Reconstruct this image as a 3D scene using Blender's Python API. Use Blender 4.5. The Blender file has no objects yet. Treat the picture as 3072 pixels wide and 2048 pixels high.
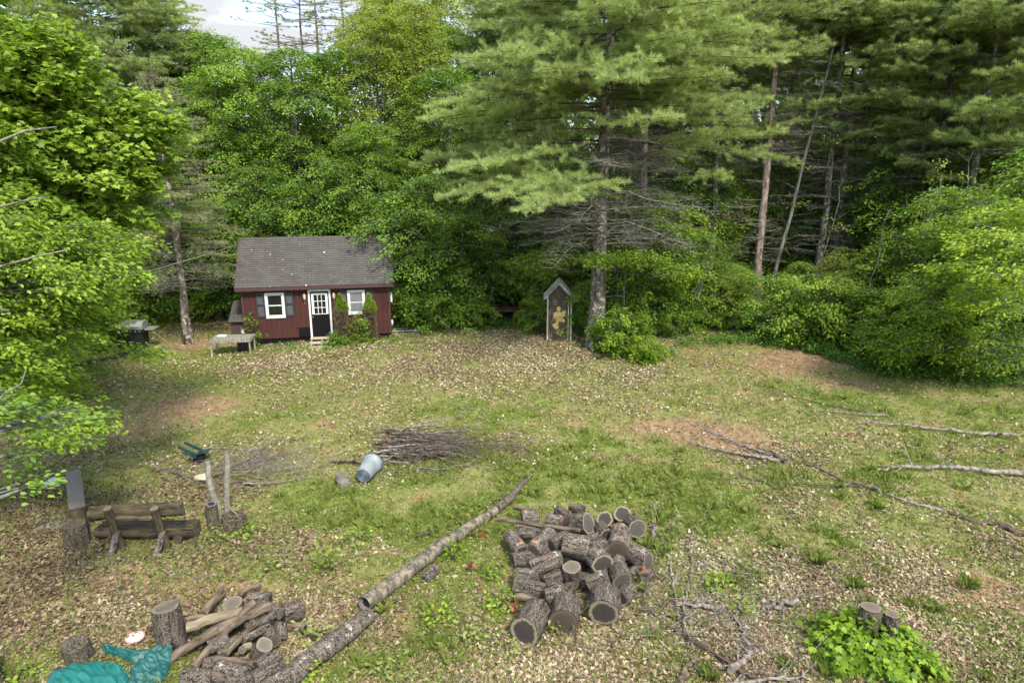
import bpy, math, random
import numpy as np
from mathutils import Vector, Matrix
R = math.radians
SC = bpy.context.scene
COL = SC.collection
# ------------------------------------------------------------------ camera, sky, sun, exposure
HC, PITCH = 7.6, R(15)
cam = bpy.data.cameras.new("camera"); cam.sensor_width = 36; cam.lens = 24; cam.clip_end = 2000; cam.clip_start = .1
co = bpy.data.objects.new("camera", cam); COL.objects.link(co)
co.location = (0, 0, HC); co.rotation_euler = (R(90) - PITCH, 0, 0); SC.camera = co
SC.view_settings.view_transform = 'Standard'; SC.view_settings.look = 'None'
SC.view_settings.exposure = 1.5; SC.view_settings.gamma = 1
SUN_EL, SUN_AZ = R(50), R(155)          # azimuth from +Y, clockwise: the sun stands high behind the camera, to the right
W = bpy.data.worlds.new("World"); SC.world = W; W.use_nodes = True
nt = W.node_tree; N = nt.nodes; L = nt.links; N.clear()
out = N.new('ShaderNodeOutputWorld'); bg = N.new('ShaderNodeBackground'); bg.inputs[1].default_value = .15
sky = N.new('ShaderNodeTexSky'); sky.sky_type = 'NISHITA'; sky.sun_disc = False
sky.sun_elevation = SUN_EL; sky.sun_rotation = SUN_AZ; sky.air_density = 1.0; sky.dust_density = .6; sky.ozone_density = 2
tc = N.new('ShaderNodeTexCoord'); mp = N.new('ShaderNodeMapping'); mp.inputs['Scale'].default_value = (1.3, 1.3, 4.5)
mp.inputs['Location'].default_value = (.9, .5, .35)
cn = N.new('ShaderNodeTexNoise'); cn.inputs['Scale'].default_value = 2.6; cn.inputs['Detail'].default_value = 9; cn.inputs['Roughness'].default_value = .6
cr = N.new('ShaderNodeMapRange'); cr.inputs[1].default_value = .50; cr.inputs[2].default_value = .60
mx = N.new('ShaderNodeMix'); mx.data_type = 'RGBA'
# clouds as in a bright overcast sky: about three times brighter overhead than near the horizon
sx = N.new('ShaderNodeSeparateXYZ'); ce = N.new('ShaderNodeMapRange'); ce.inputs[1].default_value = .22; ce.inputs[2].default_value = .75; ce.inputs[3].default_value = 2.1; ce.inputs[4].default_value = 9.5
L.new(tc.outputs['Generated'], sx.inputs[0]); L.new(sx.outputs[2], ce.inputs[0]); cc = N.new('ShaderNodeVectorMath'); cc.operation = 'SCALE'; cc.inputs[0].default_value = (.97, .98, 1.04); L.new(ce.outputs[0], cc.inputs['Scale']); L.new(cc.outputs[0], mx.inputs[7])
L.new(tc.outputs['Generated'], mp.inputs[0]); L.new(mp.outputs[0], cn.inputs[0]); L.new(cn.outputs[0], cr.inputs[0])
L.new(cr.outputs[0], mx.inputs[0]); L.new(sky.outputs[0], mx.inputs[6]); L.new(mx.outputs[2], bg.inputs[0]); L.new(bg.outputs[0], out.inputs[0])
sl = bpy.data.lights.new("sun", 'SUN'); sl.energy = 2.4; sl.angle = R(10); sl.color = (1, .955, .87)
so = bpy.data.objects.new("sun", sl); COL.objects.link(so)
sd = Vector((math.sin(SUN_AZ) * math.cos(SUN_EL), math.cos(SUN_AZ) * math.cos(SUN_EL), math.sin(SUN_EL)))
so.rotation_euler = sd.to_track_quat('Z', 'Y').to_euler(); so.location = (-20, -10, 40)
SC.cycles.max_bounces = 9; SC.cycles.diffuse_bounces = 5; SC.cycles.transmission_bounces = 6; SC.cycles.transparent_max_bounces = 4
SC.cycles.use_adaptive_sampling = True; SC.cycles.adaptive_threshold = .02
try: SC.cycles.use_denoising = True; SC.cycles.denoiser = 'OPENIMAGEDENOISE'
except Exception: pass

# ------------------------------------------------------------------ from a spot in the photo (2352 wide) to a spot on the land
def ray(u, v):
    x = (u / .765625 - 1536) / 2048; y = -(v / .765625 - 1024) / 2048
    c, s = math.cos(PITCH), math.sin(PITCH)
    return x, c + y * s, -s + y * c
def P(u, v, z=0.0):
    a, b, c = ray(u, v); t = (z - HC) / c
    return Vector((a * t, b * t, z))
def PY(u, v, Y):
    a, b, c = ray(u, v); t = Y / b
    return Vector((a * t, Y, HC + c * t))
def ZM(ox, oy, sc):                       # same, read off an enlarged piece of the photo
    def f(zx, zy, z=0.0): return P((ox + zx / sc) * .765625, (oy + zy / sc) * .765625, z)
    return f
def gz(x, y):
    return .035 * np.sin(x * .9 + 1.3) * np.cos(y * .7) + .02 * np.sin(x * 2.3 + y * 1.7) + .012 * np.sin(x * 5.1 - y * 4.3)

# ------------------------------------------------------------------ mesh builder
class MB:
    def __init__(s): s.v = []; s.t = []; s.n = 0; s.f = []
    def add(s, v, f, mat=0, smooth=False, tint=.5):
        v = np.asarray(v, float).reshape(-1, 3); f = np.asarray(f, int)
        if len(v) == 0 or len(f) == 0: return s
        s.v.append(v); s.t.append(np.broadcast_to(np.asarray(tint, float), (len(v),)).copy())
        s.f.append((f + s.n, mat, smooth)); s.n += len(v); return s
    def merge(s, o, M=None):
        base = s.n
        for v in o.v:
            if M is not None:
                A = np.array(M); v = v @ A[:3, :3].T + A[:3, 3]
            s.v.append(v)
        s.t += o.t; s.n += o.n
        for f, m, sm in o.f: s.f.append((f + base, m, sm))
        return s
    def mesh(s, name, mats):
        me = bpy.data.meshes.new(name)
        V = np.concatenate(s.v); me.vertices.add(len(V)); me.vertices.foreach_set('co', V.ravel())
        idx = np.concatenate([f.ravel() for f, _, _ in s.f]); me.loops.add(len(idx)); me.loops.foreach_set('vertex_index', idx)
        cnt = np.concatenate([np.full(len(f), f.shape[1]) for f, _, _ in s.f])
        st = np.concatenate([[0], np.cumsum(cnt)[:-1]]); me.polygons.add(len(cnt)); me.polygons.foreach_set('loop_start', st)
        me.polygons.foreach_set('material_index', np.concatenate([np.full(len(f), m) for f, m, _ in s.f]))
        sm = np.concatenate([np.full(len(f), k) for f, _, k in s.f])
        for m in (mats if isinstance(mats, (list, tuple)) else [mats]): me.materials.append(m)
        me.update(calc_edges=True); me.validate()
        me.polygons.foreach_set('use_smooth', sm.astype(bool))
        a = me.attributes.new('tint', 'FLOAT', 'POINT'); a.data.foreach_set('value', np.concatenate(s.t))
        return me
    def build(s, name, mats, parent=None, loc=None):
        o = bpy.data.objects.new(name, s.mesh(name, mats)); COL.objects.link(o)
        if parent: o.parent = parent
        if loc is not None: o.location = loc
        return o

def tag(o, label=None, cat=None, group=None, kind=None):
    if label: o['label'] = label
    if cat: o['category'] = cat
    if group: o['group'] = group
    if kind: o['kind'] = kind
    return o
def thing(name, label, cat, loc=(0, 0, 0), rz=0, group=None):
    o = bpy.data.objects.new(name, None); COL.objects.link(o); o.empty_display_size = .2
    o.location = loc; o.rotation_euler = (0, 0, rz)
    return tag(o, label, cat, group)
def dup(root, loc, rz=0, sc=1, label=None, group=None, cat=None):
    kids = [c for c in root.children]
    r = root.copy(); COL.objects.link(r)
    r.location = loc; r.rotation_euler = (0, 0, rz); r.scale = (sc, sc, sc) if not isinstance(sc, tuple) else sc
    tag(r, label, cat, group)
    for ch in kids:
        c = ch.copy(); COL.objects.link(c); c.parent = r
        for g in ch.children:
            d = g.copy(); COL.objects.link(d); d.parent = c
    return r

BF = np.array([[0, 3, 2, 1], [4, 5, 6, 7], [0, 1, 5, 4], [1, 2, 6, 5], [2, 3, 7, 6], [3, 0, 4, 7]])
def box(mb, x0, x1, y0, y1, z0, z1, mat=0, b=.0, tint=.5):
    """box; with b its long edges are chamfered"""
    if b <= 0:
        v = [(x0, y0, z0), (x1, y0, z0), (x1, y1, z0), (x0, y1, z0), (x0, y0, z1), (x1, y0, z1), (x1, y1, z1), (x0, y1, z1)]
        return mb.add(v, BF, mat, False, tint)
    d = [x1 - x0, y1 - y0, z1 - z0]; ax = int(np.argmax(d)); o = [i for i in range(3) if i != ax]
    lo, hi = [x0, y0, z0], [x1, y1, z1]
    b = min(b, d[o[0]] * .3, d[o[1]] * .3)
    a0, a1, c0, c1 = lo[o[0]], hi[o[0]], lo[o[1]], hi[o[1]]
    ring = [(a0 + b, c0), (a1 - b, c0), (a1, c0 + b), (a1, c1 - b), (a1 - b, c1), (a0 + b, c1), (a0, c1 - b), (a0, c0 + b)]
    if ax == 1: ring = ring[::-1]
    v = []
    for q in (lo[ax], hi[ax]):
        for p in ring:
            w = [0, 0, 0]; w[ax] = q; w[o[0]] = p[0]; w[o[1]] = p[1]; v.append(w)
    mb.add(v, [[i, (i + 1) % 8, 8 + (i + 1) % 8, 8 + i] for i in range(8)], mat, False, tint)
    mb.n -= 0
    mb.add(v, [list(range(7, -1, -1)), list(range(8, 16))], mat, False, tint)
    return mb
def prism(mb, poly, axis, a, b, mat=0, tint=.5):
    """poly (2-D, anticlockwise) pushed along an axis from a to b"""
    n = len(poly); v = []
    for q in (a, b):
        for p in poly:
            w = [p[0], p[1]]; w.insert(axis, q); v.append(w)
    mb.add(v, [[i, (i + 1) % n, n + (i + 1) % n, n + i] for i in range(n)], mat, False, tint)
    mb.add(v, [list(range(n - 1, -1, -1)), list(range(n, 2 * n))], mat, False, tint)
    return mb
def tube(mb, pts, rad, k=10, mat=0, caps=True, rough=0.0, rng=None, smooth=True, tint=.5, sq=1.0):
    pts = np.asarray([tuple(p) for p in pts], float); n = len(pts)
    rad = np.broadcast_to(np.asarray(rad, float), (n,))
    T = np.gradient(pts, axis=0); T /= np.linalg.norm(T, axis=1)[:, None] + 1e-9
    ref = np.array([0, 0, 1.]) if abs(T[:, 2]).mean() < .8 else np.array([1., 0, 0])
    U = np.cross(T, ref); U /= np.linalg.norm(U, axis=1)[:, None] + 1e-9
    Wv = np.cross(T, U)
    a = np.linspace(0, 2 * np.pi, k, endpoint=False)
    rr = np.ones((n, k)) + (rough * .3 * rng.standard_normal(k)[None] * (k > 14) if rough and rng is not None else 0)
    if rough and rng is not None:
        rr += rough * rng.standard_normal((n, k)) * .5 + rough * .6 * np.sin(a * 2 + rng.random() * 6)[None] + rough * .5 * np.sin(a * 3 + rng.random() * 6)[None]
    V = pts[:, None] + (rad[:, None] * rr)[..., None] * (np.cos(a)[None, :, None] * U[:, None] + sq * np.sin(a)[None, :, None] * Wv[:, None])
    i = np.arange(n - 1)[:, None] * k; j = np.arange(k)[None]; j2 = (j + 1) % k
    F = np.stack([i + j, i + k + j, i + k + j2, i + j2], -1).reshape(-1, 4)
    mb.add(V.reshape(-1, 3), F, mat, smooth, tint)
    if caps:
        mb.add(V[0], [list(range(k))], mat, False, tint); mb.add(V[-1], [list(range(k - 1, -1, -1))], mat, False, tint)
    return V
def unit(v): return v / (np.linalg.norm(v, axis=-1, keepdims=True) + 1e-9)
def segs(mb, A, B, ra, rb, mat=0, k=3, tint=.5):
    A = np.asarray(A, float).reshape(-1, 3); B = np.asarray(B, float).reshape(-1, 3); n = len(A)
    if n == 0: return
    ra = np.broadcast_to(ra, (n,)); rb = np.broadcast_to(rb, (n,))
    T = unit(B - A); ref = np.where(np.abs(T[:, 2:3]) < .9, [[0, 0, 1.]], [[1., 0, 0]])
    U = unit(np.cross(T, ref)); Wv = np.cross(T, U)
    a = np.linspace(0, 2 * np.pi, k, endpoint=False)
    ring = np.cos(a)[None, :, None] * U[:, None] + np.sin(a)[None, :, None] * Wv[:, None]
    V = np.concatenate([A[:, None] + ring * ra[:, None, None], B[:, None] + ring * rb[:, None, None]], 1)
    i = np.arange(n)[:, None] * 2 * k; j = np.arange(k)[None]; j2 = (j + 1) % k
    F = np.stack([i + j, i + k + j, i + k + j2, i + j2], -1).reshape(-1, 4)
    mb.add(V.reshape(-1, 3), F, mat, True, tint)
def wander(rng, A, B, n, amp):
    A = np.array(A, float); B = np.array(B, float); t = np.linspace(0, 1, n)[:, None]
    p = A + (B - A) * t; q = rng.standard_normal((n, 3)) * amp; q[0] = 0; q[-1] = 0
    q = (q + np.roll(q, 1, 0)) * .6; q[0] = 0; q[-1] = 0
    return p + q
# leaf outlines: x across, y along, z off the plane
LEAF = np.array([(0, 0, 0), (.33, .45, .07), (0, 1, -.06), (-.33, .45, .07)])
OVAL = np.array([(0, 0, 0), (.24, .25, .05), (.27, .6, .06), (0, 1.05, -.08), (-.27, .6, .06), (-.24, .25, .05)])
LOBED = np.array([(0, 0, 0), (.2, .12, .02), (.52, .18, .05), (.36, .4, .03), (.5, .72, .04), (.18, .66, .02), (0, 1.05, -.05),
                  (-.18, .66, .02), (-.5, .72, .04), (-.36, .4, .03), (-.52, .18, .05), (-.2, .12, .02)])
def leaves(mb, pos, dirn, nrm, size, shape=LEAF, mat=0, tint=.5):
    n = len(pos)
    if n == 0: return
    D = unit(dirn); S = unit(np.cross(D, nrm)); Nn = np.cross(S, D); size = np.broadcast_to(size, (n,))[:, None, None]
    V = pos[:, None] + size * (shape[None, :, 0:1] * S[:, None] + shape[None, :, 1:2] * D[:, None] + shape[None, :, 2:3] * Nn[:, None])
    k = len(shape); F = np.arange(n * k).reshape(n, k)
    t = np.broadcast_to(np.asarray(tint, float), (n,)); mb.add(V.reshape(-1, 3), F, mat, False, np.repeat(t, k))
def sprays(mb, rng, C, O, nleaf, length, width, thick, size, shape=LEAF, mat=0, droop=.18, tilt=.45, tspread=.3):
    """flat leafy sprays: C centres, O outward directions"""
    n = len(C); O = O * [1, 1, .35]; O = unit(O); X = unit(np.cross(O, [0, 0, 1.])); m = n * nleaf
    sc = rng.uniform(.6, 1.25, n); a = rng.uniform(-.5, .5, (n, nleaf)); b = rng.standard_normal((n, nleaf)) * .32 * (1.05 - (a + .5) * .75)
    h = rng.standard_normal((n, nleaf)) * thick
    p = C[:, None] + (a * length * sc[:, None])[..., None] * O[:, None] + (b * width * sc[:, None])[..., None] * X[:, None]
    p[..., 2] += h - droop * ((a + .5) * length) ** 2 - .25 * droop * np.abs(b * width)
    d = O[:, None] * (.7 + rng.random((n, nleaf, 1))) + X[:, None] * (np.sign(b) * rng.uniform(.2, 1.3, (n, nleaf)))[..., None]
    d = d + rng.standard_normal((n, nleaf, 3)) * .25; d[..., 2] -= rng.uniform(.1, .75, (n, nleaf))
    nr = rng.standard_normal((n, nleaf, 3)) * tilt; nr[..., 2] += 1
    t = np.clip(rng.uniform(.15, .85, (n, 1)) + rng.standard_normal((n, nleaf)) * tspread * .5, 0, 1)
    leaves(mb, p.reshape(m, 3), d.reshape(m, 3), nr.reshape(m, 3), size * rng.uniform(.65, 1.25, m), shape, mat, t.ravel())
def needles(mb, rng, p, d, n, ln, w, mat=0, tint=None):
    m = len(p)
    if m == 0: return
    D = unit(d[:, None] * .8 + rng.standard_normal((m, n, 3)) * .62 + [0, 0, .3]).reshape(-1, 3)
    base = np.repeat(p, n, 0) + rng.standard_normal((m * n, 3)) * .025; S = unit(np.cross(D, rng.standard_normal((m * n, 3)))) * w * .5
    l = (ln * rng.uniform(.7, 1.2, m * n))[:, None]
    V = np.stack([base - S, base + S, base + D * l], 1)
    t = np.repeat(tint if tint is not None else rng.random(m), n * 3)
    mb.add(V.reshape(-1, 3), np.arange(m * n * 3).reshape(-1, 3), mat, False, t)

# ------------------------------------------------------------------ materials
def mat(name):
    m = bpy.data.materials.new(name); m.use_nodes = True; nt = m.node_tree
    return m, nt, nt.nodes['Principled BSDF'], nt.nodes, nt.links
def rgb(c): return (*c, 1)
def noise(nt, scale, detail=4, rough=.6, vec=None, stretch=None, co='Object'):
    t = nt.nodes.new('ShaderNodeTexNoise'); t.inputs['Scale'].default_value = scale; t.inputs['Detail'].default_value = detail; t.inputs['Roughness'].default_value = rough
    if vec is None:
        c = nt.nodes.new('ShaderNodeTexCoord'); vec = c.outputs[co]
        if stretch:
            m = nt.nodes.new('ShaderNodeMapping'); m.inputs['Scale'].default_value = stretch; nt.links.new(vec, m.inputs[0]); vec = m.outputs[0]
    nt.links.new(vec, t.inputs['Vector']); return t.outputs[0]
def ramp(nt, fac, stops):
    r = nt.nodes.new('ShaderNodeValToRGB'); e = r.color_ramp.elements
    while len(e) < len(stops): e.new(.5)
    for i, (p, c) in enumerate(stops): e[i].position = p; e[i].color = rgb(c) if len(c) == 3 else c
    nt.links.new(fac, r.inputs[0]); return r.outputs[0]
def mixc(nt, f, a, b, mode='MIX'):
    m = nt.nodes.new('ShaderNodeMix'); m.data_type = 'RGBA'; m.blend_type = mode
    for i, x in ((0, f), (6, a), (7, b)):
        if hasattr(x, 'links'): nt.links.new(x, m.inputs[i])
        else: m.inputs[i].default_value = x if i == 0 else rgb(x)
    return m.outputs[2]
def rng_map(nt, x, a, b, c=0, d=1):
    m = nt.nodes.new('ShaderNodeMapRange'); nt.links.new(x, m.inputs[0])
    for i, q in enumerate((a, b, c, d)): m.inputs[i + 1].default_value = q
    return m.outputs[0]
def bump(nt, bs, h, s, dist=.02):
    b = nt.nodes.new('ShaderNodeBump'); b.inputs['Strength'].default_value = s; b.inputs['Distance'].default_value = dist
    nt.links.new(h, b.inputs['Height']); nt.links.new(b.outputs[0], bs.inputs['Normal'])
def attr(nt, n='tint', o='Fac'):
    a = nt.nodes.new('ShaderNodeAttribute'); a.attribute_name = n; return a.outputs[o]
def math_(nt, op, a, b=None, c=None):
    m = nt.nodes.new('ShaderNodeMath'); m.operation = op
    for i, x in enumerate((a, b, c)):
        if x is None: continue
        if hasattr(x, 'links'): nt.links.new(x, m.inputs[i])
        else: m.inputs[i].default_value = x
    return m.outputs[0]
def leaf_mat(name, stops, trans=.45, rough=.5, objvar=.25):
    m, nt, bs, N, L = mat(name)
    t = attr(nt); oi = N.new('ShaderNodeObjectInfo').outputs['Random']
    f = math_(nt, 'ADD', t, math_(nt, 'MULTIPLY', math_(nt, 'SUBTRACT', oi, .5), objvar))
    c = ramp(nt, f, stops); L.new(c, bs.inputs['Base Color']); bs.inputs['Roughness'].default_value = rough
    bs.inputs['Specular IOR Level'].default_value = .35
    tr = N.new('ShaderNodeBsdfTranslucent'); mxs = N.new('ShaderNodeMixShader'); mxs.inputs[0].default_value = trans
    L.new(mixc(nt, 1.0, c, (1.15, 1.2, .55), 'MULTIPLY'), tr.inputs[0])
    L.new(bs.outputs[0], mxs.inputs[1]); L.new(tr.outputs[0], mxs.inputs[2]); L.new(mxs.outputs[0], N['Material Output'].inputs[0])
    return m
def plain(name, c, rough=.6, var=.25, scale=8, metal=0, bmp=.2, stretch=None, c2=None):
    m, nt, bs, N, L = mat(name)
    n = noise(nt, scale, 6, .65, stretch=stretch)
    c2 = c2 or tuple(x * (1 - var) for x in c)
    L.new(ramp(nt, n, [(.3, c2), (.7, c)]), bs.inputs['Base Color']); bs.inputs['Roughness'].default_value = rough
    bs.inputs['Metallic'].default_value = metal
    if bmp: bump(nt, bs, n, bmp, .01)
    return m
def bark_mat(name, dark, light, sc=22, patch=None, pamt=.56, ring=False, zs=.22, b=.9):
    m, nt, bs, N, L = mat(name)
    n1 = noise(nt, sc, 6, .7, stretch=(1, 1, zs) if not ring else (.3, .3, 2.2)); n2 = noise(nt, 3, 3, .6)
    c = ramp(nt, n1, [(.38, dark), (.60, light)]); c = mixc(nt, .45, c, ramp(nt, n2, [(.3, (.45, .42, .4)), (.7, (1.15, 1.1, 1.05))]), 'MULTIPLY')
    if patch:
        n3 = noise(nt, 5.5, 7, .72); c = mixc(nt, rng_map(nt, n3, pamt, pamt + .04), c, patch)
    if sc > 14:                            # crusty flecks on firewood bark
        n5 = noise(nt, 48, 3, .75); c = mixc(nt, rng_map(nt, n5, .55, .62), c, tuple(min(.4, x * 2.0) for x in light)); c = mixc(nt, rng_map(nt, noise(nt, 34, 2, .7, stretch=(1, 1, .5)), .58, .64), c, dark)
    L.new(c, bs.inputs['Base Color']); bs.inputs['Roughness'].default_value = .9; bs.inputs['Specular IOR Level'].default_value = .2
    bump(nt, bs, n1, b, .03); return m
G = (.055, .048, .04)
M = {}
M['maple'] = leaf_mat('maple leaf green', [(0, (.06, .11, .014)), (.45, (.145, .25, .028)), (1, (.30, .43, .055))])
M['yellowish'] = leaf_mat('pale spring leaf', [(0, (.10, .14, .018)), (.5, (.22, .28, .03)), (1, (.36, .40, .06))])
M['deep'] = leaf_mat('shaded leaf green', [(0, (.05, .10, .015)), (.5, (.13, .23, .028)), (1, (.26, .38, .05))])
M['oak'] = leaf_mat('oak leaf green', [(0, (.09, .15, .014)), (.5, (.19, .29, .028)), (1, (.34, .44, .06))])
M['beech'] = leaf_mat('beech leaf green', [(0, (.07, .12, .01)), (.5, (.16, .26, .02)), (1, (.31, .41, .045))])
M['lime'] = leaf_mat('bright young leaf', [(0, (.08, .15, .01)), (.5, (.19, .30, .018)), (1, (.36, .45, .035))])
M['pine'] = leaf_mat('pine needles', [(0, (.15, .19, .06)), (.5, (.29, .35, .125)), (1, (.45, .52, .21))], .5)
M['pinedark'] = leaf_mat('dark pine needles', [(0, (.10, .14, .04)), (.5, (.20, .26, .075)), (1, (.33, .40, .12))], .45)
M['spruce'] = leaf_mat('spruce needles', [(0, (.17, .17, .10)), (.5, (.26, .27, .13)), (1, (.36, .38, .14))], .35)
M['deadneedle'] = leaf_mat('brown dead needles', [(0, (.07, .05, .03)), (.5, (.13, .095, .055)), (1, (.19, .14, .08))], .1)
M['grass'] = leaf_mat('grass blades', [(0, (.11, .15, .03)), (.5, (.21, .26, .05)), (1, (.36, .38, .12))], .4)
M['fern'] = leaf_mat('undergrowth leaf', [(0, (.04, .10, .012)), (.5, (.08, .18, .02)), (1, (.16, .27, .04))], .3)
M['litter'] = leaf_mat('dry fallen leaf', [(0, (.06, .032, .018)), (.3, (.155, .092, .05)), (.65, (.29, .215, .125)), (1, (.50, .42, .27))], .12, .8, 0)
M['rust'] = leaf_mat('rusty dead leaf', [(0, (.12, .04, .015)), (1, (.28, .11, .04))], .2)
M['flower'] = leaf_mat('yellow blossom', [(0, (.5, .42, .02)), (1, (.7, .6, .05))], .1)
M['bark'] = bark_mat('grey log bark', (.010, .008, .006), (.125, .10, .075), 15)
M['barklichen'] = bark_mat('log bark with lichen', (.012, .010, .007), (.15, .12, .09), 15, (.36, .35, .26), .60)
M['barkpeel'] = bark_mat('log bark peeled to orange', (.016, .012, .009), (.17, .14, .11), 17, (.42, .19, .07), .58)
M['pole'] = bark_mat('smooth brown pole bark', (.05, .036, .024), (.19, .145, .095), 12, None, b=.4)
M['polepale'] = bark_mat('pale tan pole bark', (.13, .10, .06), (.27, .22, .14), 9, (.09, .06, .04), .68, b=.35)
M['twig'] = bark_mat('weathered twig', (.08, .065, .05), (.30, .26, .21), 9, None, b=.2)
M['twigdark'] = bark_mat('dark twig', (.045, .03, .025), (.13, .095, .07), 9, None, b=.2)
M['deadtwig'] = bark_mat('lichen grey dead branch', (.06, .052, .042), (.27, .25, .20), 6, (.38, .38, .30), .6, b=.2)
M['trunk'] = bark_mat('pine trunk bark', (.026, .020, .015), (.17, .14, .105), 6, (.30, .30, .22), .54)
M['trunkred'] = bark_mat('reddish pine trunk bark', (.07, .045, .034), (.31, .235, .19), 6, (.34, .31, .25), .57)
M['trunkdec'] = bark_mat('smooth grey trunk', (.05, .045, .04), (.19, .18, .155), 7, (.3, .3, .25), .66)
M['birch'] = bark_mat('old birch bark', (.15, .13, .10), (.27, .245, .19), 5, (.045, .036, .028), .62, ring=True, b=.12)
M['stump'] = bark_mat('grey weathered stump', (.022, .018, .012), (.105, .085, .055), 16, (.085, .09, .04), .62)
M['mosslog'] = bark_mat('mossy brown bench wood', (.020, .014, .009), (.105, .078, .045), 12, (.085, .09, .03), .57, zs=.12)
def end_mat(name, heart, rim, edge=.72):
    m, nt, bs, N, L = mat(name); t = attr(nt); n = noise(nt, 14, 5, .7)
    f = math_(nt, 'ADD', t, math_(nt, 'MULTIPLY', math_(nt, 'SUBTRACT', n, .5), .5))
    c = ramp(nt, f, [(0, heart), (edge - .08, tuple(h * 1.3 for h in heart)), (edge + .04, rim), (.96, tuple(r * .75 for r in rim)), (1.0, (.05, .04, .03))])
    w = N.new('ShaderNodeMath'); w.operation = 'SINE'; L.new(math_(nt, 'MULTIPLY', f, 95), w.inputs[0])
    c = mixc(nt, .35, c, ramp(nt, rng_map(nt, w.outputs[0], -1, 1), [(0, (.6, .58, .55)), (1, (1.15, 1.12, 1.1))]), 'MULTIPLY')
    L.new(c, bs.inputs['Base Color']); bs.inputs['Roughness'].default_value = .85; bump(nt, bs, n, .4, .01); return m
M['end'] = end_mat('dark weathered cut end', (.028, .021, .015), (.215, .18, .105), .78)
M['endmid'] = end_mat('brown grey cut end', (.058, .044, .033), (.20, .17, .11), .84)
M['endbrown'] = end_mat('brown cut end', (.055, .036, .022), (.11, .08, .05), .8)
M['endgrey'] = end_mat('pale grey cut end', (.095, .074, .05), (.18, .145, .095), .8)
M['endhollow'] = end_mat('hollow black end', (.006, .005, .005), (.14, .12, .10), .62)
# ------------------------------------------------------------------ ground cover maps (world x, y)
def blobs(lst):
    o = []
    for u, v, ru, rv, w in lst:
        c = P(u, v); a = P(u + ru, v); b = P(u, v + rv); d = P(u, max(v - rv, 430)); o.append((c.x, c.y, abs(a.x - c.x), (d.y - b.y) / 2, w))
    return o
B_GR = blobs([(1010, 1190, 200, 70, 1.0), (1350, 1110, 330, 50, .9), (1700, 1220, 90, 60, .9), (1330, 1010, 260, 40, .5), (2150, 1110, 190, 60, .8), (2200, 940, 200, 60, .7),
              (1950, 1090, 200, 30, .5), (1500, 1280, 80, 90, .8), (700, 1130, 220, 45, .4), (1110, 950, 200, 30, .45), (1850, 920, 250, 40, .4), (900, 1420, 90, 60, .5),
              (1000, 1500, 120, 50, .6), (640, 980, 200, 40, .3), (1950, 1260, 50, 40, .6), (1720, 1330, 60, 50, .5), (1640, 1170, 60, 60, .7), (480, 1350, 130, 30, .25), (250, 1100, 160, 60, .15),
              (2250, 1220, 120, 70, .35), (900, 770, 160, 16, .5), (620, 800, 160, 12, .6), (2280, 1400, 90, 50, .3), (2330, 890, 60, 40, .6), (1000, 1060, 120, 40, .5), (1260, 1100, 90, 60, .6)])
B_LI = blobs([(1100, 800, 330, 40, 1.0), (690, 830, 120, 28, .8), (900, 850, 240, 30, .4), (1350, 850, 140, 30, .5), (420, 1130, 150, 50, 1.0), (150, 1300, 300, 120, .9), (300, 1430, 330, 60, .8), (560, 1250, 140, 70, .5),
              (1250, 1480, 160, 90, .9), (1700, 1480, 320, 130, 1.0), (2000, 1330, 350, 60, .75), (2200, 1500, 220, 100, .8), (1900, 1130, 260, 40, .35), (800, 1390, 110, 50, .6),
              (930, 1090, 90, 25, 1.), (1550, 1250, 70, 60, .4), (520, 740, 100, 24, 1.0), (700, 1480, 260, 80, .7), (2300, 1250, 160, 60, .5), (1700, 1050, 200, 30, .3), (60, 1150, 120, 80, .9), (1180, 1050, 70, 25, .6)])
B_SO = blobs([(430, 935, 110, 26, 1.0), (280, 990, 130, 24, .6), (1560, 985, 180, 32, .75), (1850, 820, 130, 24, .85), (1790, 850, 80, 20, .5), (2260, 1360, 120, 55, .9), (1950, 885, 70, 10, 1.0), (1840, 1360, 150, 40, .5), (700, 1060, 120, 26, .3),
              (170, 1390, 260, 90, 1.0), (60, 1250, 140, 60, .8), (560, 1360, 120, 40, .5), (1700, 1020, 90, 20, .7), (800, 900, 200, 20, .2), (1650, 1490, 60, 60, .5), (450, 790, 60, 16, 1.0), (1850, 1520, 90, 50, .8), (2050, 1290, 80, 30, .4), (1250, 1390, 90, 120, .5)])
B_MO = blobs([(400, 715, 160, 40, 1.2), (640, 808, 160, 14, .9), (960, 790, 130, 14, .7), (450, 850, 260, 40, .5), (480, 980, 160, 60, .2), (780, 900, 300, 50, .3), (1000, 1500, 70, 30, .8), (250, 940, 160, 50, .15)])
def cover(x, y, B):
    s = np.zeros_like(x)
    for cx, cy, rx, ry, w in B: s += w * np.exp(-(((x - cx) / rx) ** 2 + ((y - cy) / ry) ** 2) * .9)
    return s
def vn(x, y, f, seed=0):
    """cheap value noise 0..1"""
    r = np.random.default_rng(seed); T = r.random((64, 64)); X = x * f; Y = y * f
    i = np.floor(X).astype(int); j = np.floor(Y).astype(int); a = X - i; b = Y - j; a = a * a * (3 - 2 * a); b = b * b * (3 - 2 * b)
    q = lambda i, j: T[i % 64, j % 64]
    return (q(i, j) * (1 - a) + q(i + 1, j) * a) * (1 - b) + (q(i, j + 1) * (1 - a) + q(i + 1, j + 1) * a) * b
def fb(x, y, f, seed=0): return (vn(x, y, f, seed) * .5 + vn(x, y, f * 2.3, seed + 1) * .3 + vn(x, y, f * 5.1, seed + 2) * .2)
def w_grass(x, y): return np.clip(.22 + cover(x, y, B_GR) * 1.0 - cover(x, y, B_SO) * .7, 0, 1.3) * np.clip((fb(x, y, .9, 3) - .3) * 3.4, .05, 1.6)
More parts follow.
